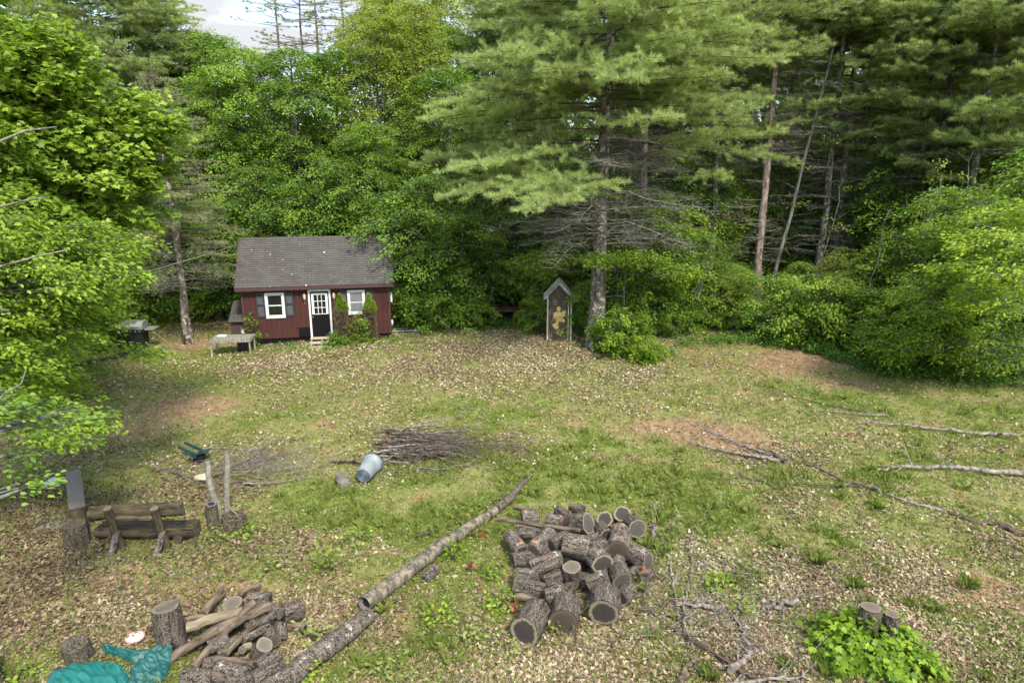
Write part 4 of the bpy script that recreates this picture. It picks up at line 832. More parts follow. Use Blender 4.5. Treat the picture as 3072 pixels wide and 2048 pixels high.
# leaning slender trunk
rng_ = np.random.default_rng(8); ls = thing('slender_tree', 'thin pale leaning dead trunk right beside the red barked pine', 'tree', (X(1778, 33.6), 33.6, 0)); mb = MB()
pp = wander(rng_, (0, 0, 0), (2.2, .3, 13.5), 12, .05); tube(mb, pp, np.linspace(.1, .05, 12), 8, rough=.06, rng=rng_); mb.build('trunk', M['trunkdec'], ls)
mb = MB(); A = []; Bq = []
for k in range(26): q = rng_.uniform(.3, 1); i = min(int(q * 11), 10); p_ = pp[i]; e = p_ + rng_.normal(0, .5, 3) * [1, .6, .5]; A.append(p_); Bq.append(e)
segs(mb, A, Bq, .014, .003); mb.build('dead_branches', M['deadtwig'], ls)
pg = 'pines crowded in the dim wood'
pl_ = 'pine crowded in the dim wood behind the front row of trunks'
protos = [w1, w2, w3]
k = 0
for y, us in ((40, (1240, 1540, 1820, 2080, 2250, 2400)), (46, (1180, 1480, 1700, 1990, 2330)), (54, (1260, 1540, 1860, 2180, 2390))):
    for u in us:
        k += 1; put(protos[k % 3], X(u, y) + rngT.normal(0, .3), y + rngT.normal(0, 1), rngT.random() * 6.28, rngT.uniform(.85, 1.1), pl_, pg)
# left background pines
for u, y, s, lb_ in ((300, 37, .9, 'dark pine rising behind the oak crown at the upper left'), (150, 40, .95, 'pine hidden deep behind the oak crown near the left border'), (430, 40, .72, 'airy pine left of the patch of sky'), (520, 46, .66, 'small pine at the left rim of the patch of sky')):
    put(w3 if u != 150 else w2, X(u, y), y, u * .1, s, lb_)
sk = conifer('pine_tree', 31, 27, lambda z: float(np.interp(z, [12, 16, 20, 27], [1.6, 3.6, 3.6, .8])), 13, 15.5, 90, .2, 'pinedark', 'trunkred', livepart=.3, step=.3, twigl=.9, nt_=11, nl=.16, nw=.02)
for i, u in enumerate((628, 690, 735, 786)): put(sk, X(u, 60, 60) + (.0), 60, i * 1.7, (1, 1, 1), 'tall thin pine silhouetted against the patch of sky, ' + ('leftmost of four', 'second from the left of four', 'third from the left of four', 'rightmost of four')[i], 'thin pines against the sky')

for i_, (u, y, h_) in enumerate(((1885, 29.0, 6.5), (2010, 26.8, 5.5), (2085, 26.2, 7), (2160, 25.6, 6), (2240, 25, 7.5), (1600, 29.4, 5), (1440, 28.9, 5.5), (1130, 32, 6))):
    rq = np.random.default_rng(80 + i_); st_ = thing('sapling', None, 'tree', (X(u, y), y, 0)); mb = MB(); q_ = wander(rq, (0, 0, 0), (rq.normal(0, .5), -.3, h_), 10, .06); tube(mb, q_, np.linspace(.035, .012, 10), 6); ii = rq.integers(3, 10, 14); segs(mb, q_[ii], q_[ii] + rq.normal(0, .4, (14, 3)) * [1, 1, .4] + [0, 0, .2], .009, .003); mb.build('trunk', M['trunkdec'], st_)
    mb = MB(); Cq = q_[rq.integers(5, 10, 9)] + rq.normal(0, .5, (9, 3)); sprays(mb, rq, Cq, rq.normal(0, 1, (9, 3)), 34, .9, .7, .06, .10, OVAL, tilt=.3); mb.build('crown', M['yellowish'], st_)
    tag(st_, 'thin pale stemmed sapling with sparse yellow green leaves in the edge thicket', None, 'thin saplings in the edge thicket')
# --- deciduous wood
A1 = decid('maple_tree', 41, 13.2, 3.3, 2.0, 270, 115, .135, .16, 'maple', multi=2)
A2 = decid('maple_tree', 42, 14.2, 3.5, 2.5, 280, 115, .135, .17, 'maple', multi=3)
A3 = decid('birch_tree', 43, 14.6, 3.0, 3.0, 240, 105, .12, .13, 'yellowish', multi=2)
B1 = decid('beech_tree', 44, 7.5, 2.7, .8, 150, 95, .13, .09, 'deep', prof=.5, multi=2)
B3 = decid('birch_tree', 49, 8.0, 2.3, 1.2, 120, 80, .11, .06, 'yellowish', prof=.5, multi=2)
B2 = decid('maple_tree', 45, 6.8, 2.6, .6, 130, 100, .14, .08, 'maple', prof=.5, shape=OVAL)
S1 = decid('shrub', 46, 3.2, 1.7, .15, 62, 95, .115, .04, 'maple', prof=.45, spray=1.25, shape=OVAL, multi=3)
S2 = decid('shrub', 47, 2.8, 1.6, .15, 52, 95, .12, .04, 'beech', prof=.45, spray=1.25, shape=OVAL, multi=3)
def many(lst, label, group):
    for pr, x, y, rz, s in lst: put(pr, x, y, rz, s, label, group)
for u, y, pr, s, lb_ in ((520, 36, A1, .95, 'bushy green maple behind the left gable of the cabin'), (600, 38, A2, .96, 'tall round topped maple just under the patch of sky on its left side'), (700, 37, A1, 1.02, 'tall full maple behind the middle of the cabin roof'),
                      (790, 38.5, A2, .96, 'tall maple right below the rightmost of the four thin pines'), (880, 38, A3, 1.05, 'yellow green birch above the right end of the cabin'), (960, 40, A3, 1.12, 'pale yellow green birch left of the big pine crown'),
                      (330, 39, A1, 1.12, 'green maple crown showing between the oak and the patch of sky'), (445, 41, A3, 1.12, 'pale birch left of the patch of sky'), (510, 40, A2, 1.04, 'maple whose top notches the left of the patch of sky'), (1040, 37, A1, .95, 'green maple between the yellow birches and the big pine'), (850, 34, A2, .68, 'mid height maple leaning over the right end of the cabin roof')):
    put(pr, X(u, y), y, u * .37, s, lb_)
many([(A1, X(1240, 50), 50, .5, .95), (A2, X(1390, 51), 51, 1.5, .95), (A1, X(1530, 50), 50, 2.5, 1.0), (A2, X(1660, 49), 49, 3.5, .8), (A1, X(1790, 50), 50, 4.5, .85), (A2, X(1920, 49), 49, 5.5, .8), (A1, X(2040, 48), 48, .2, .95), (A2, X(2160, 47), 47, 1.2, 1.0), (A1, X(2290, 46), 46, 2.2, 1.1), (A3, X(1600, 60), 60, .7, 1.2), (A2, X(1460, 61), 61, 1.7, 1.4), (A1, X(1730, 62), 62, 2.7, 1.4), (A2, X(1870, 61), 61, 3.7, 1.4), (A3, X(2000, 60), 60, 4.7, 1.3), (A1, X(2120, 59), 59, 5.7, 1.4), (A2, X(2260, 58), 58, .9, 1.5), (A1, X(1320, 60), 60, 3.3, 1.4), (A2, X(1180, 58), 58, 2.3, 1.4), (A1, X(450, 43), 43, 1, 1), (A2, X(560, 46), 46, 2, .98), (A1, X(660, 47), 47, 3, .98), (A2, X(750, 46), 46, 4, 1.0), (A3, X(850, 48), 48, 5, 1.2), (A3, X(930, 50), 50, 1, 1.3), (A2, X(1020, 46), 46, 2, 1.15), (A1, X(1120, 45), 45, 3, 1.1), (A1, X(380, 48), 48, 3.4, 1.1), (A2, X(220, 44), 44, 2.4, 1.1), (A1, X(60, 42), 42, 5.4, 1.1), (A3, X(1030, 56), 56, .4, 1.45), (A3, X(900, 60), 60, 1.4, 1.45)],
     'leafy tree of the second row, half hidden behind the front maples', 'second row of leafy trees')
for u, y, pr, s, lb_ in ((500, 33, B2, .9, 'low bright maple behind the left end of the cabin roof'), (600, 34, B1, 1.0, 'low dark beech just behind the cabin ridge'), (690, 33.6, B2, 1.0, 'bright young maple rising over the cabin ridge'), (780, 34, B1, 1.05, 'dark young beech over the ridge right of centre'), (930, 31.8, B2, .95, 'bright young maple just right of the cabin roof'),
                      (985, 31.5, B1, .95, 'drooping dark beech over the ground between cabin and brown table'), (1060, 31.5, B2, .8, 'maple with hanging sprays left of the brown table'), (1180, 33.8, B1, 1.0, 'drooping beech right over the brown table'), (1280, 31.5, B2, .62, 'maple sapling right behind the outhouse'),
                      (1430, 29.6, B2, .72, 'bright maple sapling with flat sprays right behind the big pine trunk'), (1500, 31.5, B2, .95, 'bright maple sapling right of the big pine'), (1600, 31.5, B1, .62, 'dark young beech midway between the big pine and the red barked pine'), (1690, 31, B2, .46, 'low maple at the foot of the red barked pine, its left side'),
                      (1850, 31, B1, .42, 'low beech at the foot of the two slim pines'), (1950, 30, B3, .5, 'pale birch sapling right of the two slim pines'), (2060, 29, B2, .66, 'spreading maple sapling under the pine shelves on the right'), (2170, 27.5, B1, .9, 'dense beech of the right hand thicket, its left part'),
                      (2280, 26, B2, .95, 'dense tall maple of the right hand thicket near the border'), (2380, 25, B1, 1.1, 'beech cut off by the right border'), (330, 33, B1, 1.0, 'dark beech behind the spruce'), (200, 31, B2, 1.0, 'maple behind the grill'), (80, 30, B1, 1.1, 'beech deep behind the left oak'), (410, 36, B1, 1.3, 'dark beech between spruce and cabin, farther back'), (20, 26, B2, 1.2, 'leafy maple deep in the left border behind the beech sprays')):
    put(pr, X(u, y), y, u * .53, s, lb_)
many([(pr, X(u, y), y, u * .7, s) for u, y, pr, s in ((1560, 41, A1, .72), (1680, 43, A3, .75), (1740, 40, B3, 1.1), (1810, 42, A2, .62), (1900, 40, A1, .66), (1960, 43, A3, .8), (2040, 41, A1, .7), (2140, 40, A2, .75), (2240, 39, A1, .8), (1620, 37, B3, 1.0), (1440, 42, A3, .8), (1130, 37, B1, 1.2), (1330, 36, B1, 1.1), (1420, 38, B2, 1.2), (1560, 36, B1, 1.1), (1640, 39, B2, 1.1), (1730, 38, B1, .8), (1830, 38, B2, .8), (1960, 36, B1, .9), (2060, 34, B1, 1.1), (2150, 35, B2, 1.1), (2260, 33, B1, 1.3), (2350, 31, B2, 1.4), (1240, 39, B2, 1.2), (1500, 44, B1, 1.3), (1800, 46, B1, .9), (2000, 44, B2, 1.3), (2200, 42, B1, 1.5), (2400, 38, B1, 1.6), (560, 41, B1, 1.2), (660, 40, B2, 1.3), (760, 42, B1, 1.3), (840, 40, B2, 1.2), (1650, 48, B2, 1.1))],
     'young leafy tree in the shade of the wood behind the edge shrubs', 'understory trees in the wood')
# edge shrubs
sorted_edge = ((1530, 29.3, .8), (1590, 29.6, 1.0), (1650, 29.3, 1.0), (1710, 29.2, .95), (1770, 29.4, 1.0), (1830, 29.0, .95), (1890, 28.2, 1.0), (1940, 27.2, .95), (1990, 26.6, 1.0), (2040, 26, 1.0), (2090, 25.4, 1.05), (2140, 25.0, 1.05), (2190, 24.6, 1.05), (2245, 24.2, 1.1), (2300, 23.9, 1.15), (2360, 23.5, 1.2), (1560, 31.5, 1.1), (1680, 31.8, .9), (1800, 31.5, .85), (1920, 30, .95), (2010, 28.5, 1.2), (2100, 27.6, 1.3), (2200, 26.8, 1.6), (2310, 26, 1.5))
sg = ('leafy shrub in the dense row along the edge of the wood, right of the outhouse', 'shrubs along the edge of the wood')
many([((S1, S2, S1, S2, B3)[(i * 3) % 5], X(u, y) + .3 * math.sin(i * 5.), y + .5 * math.sin(i * 7.3) + (.9 if i % 5 == 3 else 0), i * 1.3, s * (.8, 1.15, .95, 1.05, .40)[(i * 3) % 5]) for i, (u, y, s) in enumerate(sorted_edge) if i % 4 != 2 or u > 2330], *sg)
S3 = decid('shrub', 48, 1.6, 1.0, .05, 60, 60, .11, .03, 'lime', prof=.4, spray=.7, shape=OVAL, multi=3)
put(S3, X(1425, 26.6, 760), 26.6, 0, 1.15, 'bright lime beech sapling at the right foot of the big pine', cat='shrub'); put(S3, X(1480, 25.4, 820), 25.3, 2, .68, 'round bright green bush in front of the lime sapling by the big pine', cat='shrub')
put(S1, X(1010, 31.5), 30.4, 1, .55, 'low shrub in the leaves left of the brown table', cat='shrub'); put(S1, X(1090, 31.5), 30.9, 3, .5, 'low shrub right in front of the brown table', cat='shrub'); put(S2, X(1235, 30), 30, 2, .6, 'low dark shrub just left of the outhouse', cat='shrub'); put(S1, X(1330, 28.6), 29.2, 4, .62, 'leafy branchy shrub between the outhouse and the big pine', cat='shrub')
many([(S2, X(u, y), y, u, s) for u, y, s in ((500, 36, .8), (590, 35.5, 1.0), (910, 31, .8), (950, 33, 1.0), (270, 31.5, 1.0), (180, 28, 1.0), (120, 26, 1.0), (60, 23, 1.0), (20, 20, 1.1))], 'leafy shrub in the shade at the back of the clearing, left of the outhouse', 'shrubs at the back of the clearing')

# --- near trees at the left: custom crowns made of several leafy masses
def masses(name, label, seed, base, H, tr, vols, nleaf, lsz, mt, shape, spray, bark='trunkdec', extra=()):
    rng = np.random.default_rng(seed); root = thing(name, label, 'tree', base); tm = MB(); cm = MB(); path = trunk_path(rng, H, .03)
    tube(tm, path, tr * (1 - path[:, 2] / H * .85), 14, rough=.06, rng=rng)
    for (cx, cy, cz, rx, ry, rz, n) in vols:
        c = np.array([cx, cy, cz]) - base; d = unit(rng.standard_normal((n, 3))) * (rng.random((n, 1)) ** .36) * [rx, ry, rz]; C = c + d
        O = unit(C - on(path, min(H, max(.5, c[2] - 1)))); sprays(cm, rng, C, O + rng.standard_normal((n, 3)) * .3, nleaf, spray, spray * .7, .08, lsz, shape)
        segs(tm, C - O * spray * .5, C + O * spray * .3, .008, .003); b = on(path, max(.8, min(H * .9, c[2] - rx * .6))); pp = wander(rng, b, c, 7, .12); tube(tm, pp, np.linspace(tr * .35, .03, 7), 7)
        kk = rng.integers(0, n, max(4, n // 5)); segs(tm, np.repeat(pp[3:6], (len(kk) + 2) // 3, 0)[:len(kk)], C[kk], .025, .006)
    for pts, r in extra: lm = MB(); tube(lm, [np.array(p) - base for p in pts], np.linspace(r, r * .4, len(pts)), 6); lm.build('limb', M[bark], root)
    tm.build('trunk', M[bark], root); cm.build('crown', M[mt], root); return root
ob = np.array([-16.5, 16.0, 0])
masses('oak_tree', 'large bright green oak filling the upper left corner', 51, ob, 13, .3,
       [(-12.6, 15.8, 10.2, 2.4, 2.2, 2.6, 230), (-10.6, 15.2, 8.6, 1.7, 1.8, 1.7, 170), (-12.8, 15.5, 6.6, 2.2, 2.0, 1.6, 130), (-9.6, 15.6, 6.9, 1.5, 1.6, 1.5, 150), (-14.5, 16, 12.5, 2.2, 2.2, 2.0, 120), (-8.5, 15.9, 8.2, .9, 1.0, 1.0, 50), (-9.9, 15.4, 9.5, .9, .9, .9, 50)],
       85, .135, 'oak', LOBED, 1.0, 'trunk')
bb = np.array([-13.5, 12.5, 0])
masses('beech_tree', 'beech with layered hanging sprays filling the left border below the oak', 52, bb, 8.5, .2,
       [(-9.9, 12.8, 5.9, 1.9, 1.5, .8, 130), (-9.4, 12.9, 4.8, 1.5, 1.5, .75, 110), (-9.9, 12.3, 3.8, 1.4, 1.4, .7, 90), (-8.4, 15.0, 3.35, .9, .5, .12, 9), (-8.3, 12.6, 5.5, 1.1, 1.0, .3, 30), (-10.6, 13.8, 6.6, 1.4, 1.4, .8, 80), (-8.6, 12.0, 2.75, .8, .8, .3, 22), (-8.9, 13.6, 5.9, 1.5, 1.3, .5, 60), (-10.2, 14.0, 3.2, 1.1, 1.0, .5, 40)],
       62, .10, 'beech', OVAL, .95, extra=[([(-12, 12.4, 5.9), (-10.3, 12.0, 6.2), (-9.0, 11.6, 6.35)], .05), ([(-12, 12.2, 4.6), (-10, 11.7, 5.0), (-8.6, 11.4, 5.1)], .05)])
nb = np.array([-9.2, 8.0, 0])
masses('beech_sapling', 'young beech whose leaf sprays hang in front of the plank bench', 53, nb, 5.0, .07,
       [(-7.0, 9.1, 3.45, .45, .5, .12, 5), (-6.6, 9.3, 4.0, .65, .5, .12, 10), (-7.0, 8.9, 4.25, .5, .5, .12, 7), (-6.75, 8.8, 3.15, .2, .2, .08, 3)], 24, .095, 'deep', OVAL, .62)
def near_spray(): pass
masses('dead_limb_tree', 'pale bare limbs poking in from the left border through the beech leaves', 54, np.array([-13.8, 11.5, 0]), 7.5, .16,
       [(-11.5, 11.2, 6.9, .8, .8, .6, 16)], 40, .10, 'beech', OVAL, .8, 'deadtwig',
       extra=[([PY(-60, 360, 11), PY(0, 325, 10.8), PY(60, 300, 10.7), PY(130, 292, 10.6)], .03), ([PY(-80, 650, 10), PY(0, 612, 10), PY(80, 590, 9.9), PY(150, 575, 9.8)], .024), ([PY(-60, 500, 10), PY(0, 475, 10), PY(60, 460, 9.9), PY(110, 452, 9.8)], .02), ([PY(-40, 960, 9), PY(10, 905, 9), PY(50, 880, 9), PY(60, 850, 9)], .02)])
masses('maple_tree', 'young maple whose flat bright sprays cross in front of the big pine above the outhouse', 57, np.array([4.75, 28.6, 0]), 6, .07,
       [(1.6, 27.6, 3.75, 1.3, .8, .18, 16), (3.6, 26.6, 3.95, 1.2, .6, .15, 14), (5.6, 27.2, 3.9, 1.3, .8, .2, 18), (6.6, 28.0, 4.9, 1.3, .9, .25, 20), (5.2, 28.4, 5.6, 1.2, .9, .3, 16), (1.0, 28.3, 3.2, .9, .6, .15, 9), (7.0, 28, 3.2, 1.0, .8, .25, 14), (2.9, 28.2, 2.2, .5, .4, .3, 7)], 75, .12, 'oak', OVAL, 1.3)
# near branch on the right border
rb_ = np.array([18.4, 19.5, 0])
masses('beech_tree', 'pale yellow green beech sprays reaching in from the right border', 55, rb_, 8, .14,
       [(14.0, 19.8, 5.3, 1.3, 1.2, .35, 34), (13.4, 19.6, 4.5, 1.4, 1.2, .35, 30), (14.3, 20.0, 3.6, 1.2, 1.2, .35, 30), (15.2, 20.5, 6.0, 1.3, 1.2, .4, 30)], 52, .12, 'lime', OVAL, .95)
masses('beech_tree', 'grey green beech mass at the right border under the pale sprays', 56, np.array([19.5, 22.2, 0]), 7, .14,
       [(14.9, 22.3, 3.2, 2.0, 1.4, 1.0, 62), (13.6, 23.0, 1.6, 1.3, 1.0, .7, 30), (15.9, 22.3, 1.4, 1.4, 1.0, .8, 36), (15.8, 23.5, 5.5, 2.0, 1.6, 1.4, 70)], 90, .11, 'beech', OVAL, 1.3)

# far wood as one mass
def far_wood():
    rng = np.random.default_rng(77); mb = MB(); n = 5200
    x = rng.uniform(-85, 110, n); y = rng.uniform(66, 100, n); hmax = np.where((x / y > -.52) & (x / y < -.19), 12.0, 31); z = rng.beta(1.3, 1.2, n) * hmax
    th = rng.random(n) * 6.28; C = np.stack([x, y, z + .5], -1); O = np.stack([np.cos(th), np.sin(th), 0 * x], -1); sprays(mb, rng, C, O, 26, 3.2, 2.6, .8, .42, LEAF)
    tx = rng.uniform(-85, 110, 260); ty = rng.uniform(64, 98, 260); A = np.stack([tx, ty, 0 * tx], -1); Bq = A + np.stack([rng.normal(0, .5, 260), 0 * tx, np.where((tx / ty > -.55) & (tx / ty < -.17), 11, rng.uniform(18, 25, 260))], -1); segs(mb, A, Bq, .2, .08, 1, 6)
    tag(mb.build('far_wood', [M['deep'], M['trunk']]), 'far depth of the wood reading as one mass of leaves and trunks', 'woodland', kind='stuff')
    mb = MB(); x = rng.uniform(-42, 48, 3400); y = rng.uniform(30, 66, 3400); k = (y > 36) | (x < -16) | (x > 6); x = x[k]; y = y[k]; n = len(x); th = rng.random(n) * 6.28
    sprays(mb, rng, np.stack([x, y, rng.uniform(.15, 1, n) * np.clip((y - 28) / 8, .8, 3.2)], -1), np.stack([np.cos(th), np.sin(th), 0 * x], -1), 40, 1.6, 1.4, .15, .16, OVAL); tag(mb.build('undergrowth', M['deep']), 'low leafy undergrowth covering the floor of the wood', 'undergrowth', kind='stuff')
far_wood()
def edge_plants():
    rng = np.random.default_rng(78); mb = MB(); L_ = []
    for u0, v0, u1, v1, n, h in ((1380, 800, 1560, 815, 40, .3), (1560, 790, 1700, 785, 60, .35), (1700, 780, 1860, 800, 90, .35), (1850, 800, 2010, 855, 110, .35), (2000, 855, 2352, 885, 130, .3), (900, 752, 1240, 752, 90, .3), (1150, 748, 1240, 755, 20, .3), (760, 790, 900, 775, 30, .15)):
        for _ in range(n): t = rng.random(); p = P(u0 + (u1 - u0) * t, v0 + (v1 - v0) * t + rng.normal(0, 6)); L_.append((p.x, p.y, h * rng.uniform(.3, 1)))
    C = np.array(L_); n = len(C); th = rng.random(n) * 6.28
    sprays(mb, rng, C, np.stack([np.cos(th), np.sin(th), 0 * th], -1), 26, .6, .5, .08, .085, OVAL); tag(mb.build('edge_weeds', M['fern']), 'ferny weeds where the clearing meets the wood', 'undergrowth', kind='stuff')
edge_plants()
# ------------------------------------------------------------------ firewood, right hand pile
Z5 = ZM(1400, 1440, 3.016)
gA = 'rounds in the big firewood pile'
def lg(F, ax, ay, az, bx, by, bz, r, bm, em, label, seed, group=gA, maxlen=None, minlen=None, name='firewood_log', k=18, **kw):
    A = F(ax, ay, az); B = F(bx, by, bz); d = B - A
    if maxlen and d.length > maxlen: B = A + d.normalized() * maxlen
    if minlen and d.length < minlen: B = A + d.normalized() * minlen
    return log_between(name, A, B, r, r * kw.pop('taper', .95), bm, em, label, 'log', group, seed, k, **kw)
big5 = [
 (525, 1372, .26, 640, 1180, .26, .26, 'bark', 'end', 'huge round with dark cut face, front left corner of the big pile'),
 (878, 1285, .25, 905, 1110, .27, .25, 'bark', 'endbrown', 'huge round in the front row, middle one of the three'),
 (1238, 1200, .28, 1255, 1040, .30, .27, 'bark', 'end', 'huge round in the front row, right one of the three'),
 (655, 853, .30, 440, 850, .26, .11, 'barklichen', 'end', 'lichened log lying across with its cut end to the right, left part of the pile'),
 (950, 785, .42, 960, 900, .16, .145, 'bark', 'endgrey', 'upright tilted round showing a pale cracked top in the middle of the pile'),
 (1235, 765, .44, 1140, 650, .44, .18, 'barklichen', 'end', 'thick log with dark centre ringed by pale wood, right of the middle'),
 (1275, 865, .42, 1090, 950, .26, .12, 'barklichen', 'endgrey', 'log with split pale end pointing up to the right above the right front round'),
 (1410, 908, .33, 1370, 800, .36, .16, 'bark', 'end', 'tilted round facing right above the right front round'),
 (895, 1000, .36, 720, 1050, .28, .115, 'barklichen', 'end', 'log with narrow oval end just behind the middle front round'),
 (440, 940, .16, 700, 1010, .16, .135, 'bark', 'end', 'rough log lying flat at the left edge behind the thin grey log'),
 (845, 700, .42, 560, 800, .36, .125, 'barklichen', 'end', 'long lichened log slanting up to the right, left of the middle'),
 (1105, 620, .52, 890, 575, .54, .20, 'barklichen', 'end', 'thickest log of the second layer, lying across the centre of the pile'),
 (768, 592, .42, 900, 520, .44, .12, 'bark', 'end', 'log with small dark end facing left, left of the thickest centre log'),
 (600, 635, .36, 770, 460, .44, .125, 'barkpeel', 'end', 'log with orange peeled bark slanting to the upper right'),
 (500, 650, .26, 360, 450, .26, .13, 'barkpeel', 'end', 'leaning log at the far left of the pile, orange patch at its foot'),
 (665, 450, .30, 440, 455, .30, .135, 'barklichen', 'end', 'log lying level behind the orange peeled one'),
 (1100, 390, .46, 985, 400, .34, .185, 'bark', 'end', 'round with cracked dark face ringed in yellow, top of the pile'),
 (1250, 350, .30, 1250, 410, .02, .145, 'bark', 'end', 'round standing upright behind the top of the pile, left one of two'),
 (1410, 303, .30, 1405, 380, .0, .155, 'bark', 'end', 'round standing upright behind the top of the pile, right one of two'),
 (1545, 438, .30, 1490, 385, .26, .17, 'bark', 'end', 'round with black face ringed in yellow at the far right corner'),
 (1262, 500, .34, 1215, 430, .34, .12, 'bark', 'end', 'grey round just below the left upright one'),
 (1372, 640, .32, 1390, 450, .36, .185, 'barklichen', 'endbrown', 'thick lichened log pointing at the viewer on the right side'),
 (1640, 740, .20, 1490, 650, .24, .21, 'barklichen', 'end', 'stout lichened log at the right edge above the rusty leaves'),
 (605, 690, .18, 420, 730, .16, .135, 'bark', 'end', 'smooth grey log low at the left edge'),
 (700, 700, .22, 745, 630, .24, .105, 'bark', 'endgrey', 'short round wedged under the long lichened log'),
 (930, 355, .24, 830, 270, .24, .11, 'bark', 'end', 'small grey log at the back left of the top round'),
 (1060, 265, .24, 935, 250, .20, .085, 'bark', 'end', 'knobbly stub at the very back of the pile'),
 (880, 380, .26, 720, 345, .26, .10, 'barkpeel', 'endbrown', 'log stripped to pale orange wood at the back'),
 (500, 340, .24, 645, 320, .26, .13, 'barkpeel', 'end', 'knotted log with rusty patch at the back left'),
 (870, 850, .20, 690, 930, .20, .115, 'bark', 'end', 'smooth grey log in the hollow left of the middle'),
 (1260, 575, .42, 1120, 620, .38, .12, 'bark', 'end', 'cracked grey log right of the thickest centre log'),
 (1190, 510, .38, 1090, 545, .38, .09, 'bark', 'end', 'thin brown log below the top round'),
 (1380, 700, .30, 1330, 790, .24, .10, 'barklichen', 'end', 'lichened stub standing between the two right hand rounds'),
 (1580, 800, .10, 1470, 870, .10, .10, 'bark', 'end', 'small round low under the rusty leaves'),
 (1670, 830, .10, 1600, 850, .10, .11, 'bark', 'endgrey', 'pale round at the far right foot of the pile'),
 (1030, 940, .18, 1130, 900, .22, .095, 'bark', 'end', 'short log deep in the hollow of the pile'),
 (1400, 1065, .14, 1480, 980, .14, .12, 'bark', 'end', 'shaded round tucked behind the right front round'),
 (1010, 880, .24, 940, 960, .10, .11, 'bark', 'end', 'dark round in the gap under the upright tilted one'),
 (1100, 760, .18, 1030, 700, .20, .14, 'bark', 'end', 'round mostly buried below the thickest centre log'),
 (800, 520, .16, 700, 560, .16, .13, 'bark', 'end', 'buried log under the slanting orange peeled one'),
 (1180, 980, .12, 1050, 900, .12, .14, 'bark', 'end', 'buried round behind the two right front rounds'),
 (760, 930, .10, 860, 1010, .10, .12, 'bark', 'end', 'buried round under the narrow ended log'),
]
for i, (ax, ay, az, bx, by, bz, r, bm, em, lb_) in enumerate(big5):
    em = 'endmid' if em == 'end' and i % 3 == 1 else em
    lg(Z5, ax, ay, az * 1.12, bx, by, bz * 1.12, r * (1.0 if r > .2 else 1.2), bm, em, lb_, 300 + i, maxlen=.62 if r > .1 else None, minlen=.34 if r > .1 else .2, rough=.06, k=26)
lg(Z5, 270, 352, .50, 1025, 455, .56, .042, 'pole', 'endgrey', 'long thin grey pole lying across the back of the pile', 360, None, name='pole', k=10, bend=.03)
lg(Z5, 428, 238, .32, 630, 300, .34, .06, 'pole', 'endgrey', 'short brown pole jutting up at the back left of the pile', 361, None, name='pole', k=12)
lg(Z5, 428, 1060, .20, 690, 1120, .16, .07, 'pole', 'endgrey', 'bent smooth grey limb in front of the left edge of the pile', 362, None, name='pole', k=12, bend=.05)

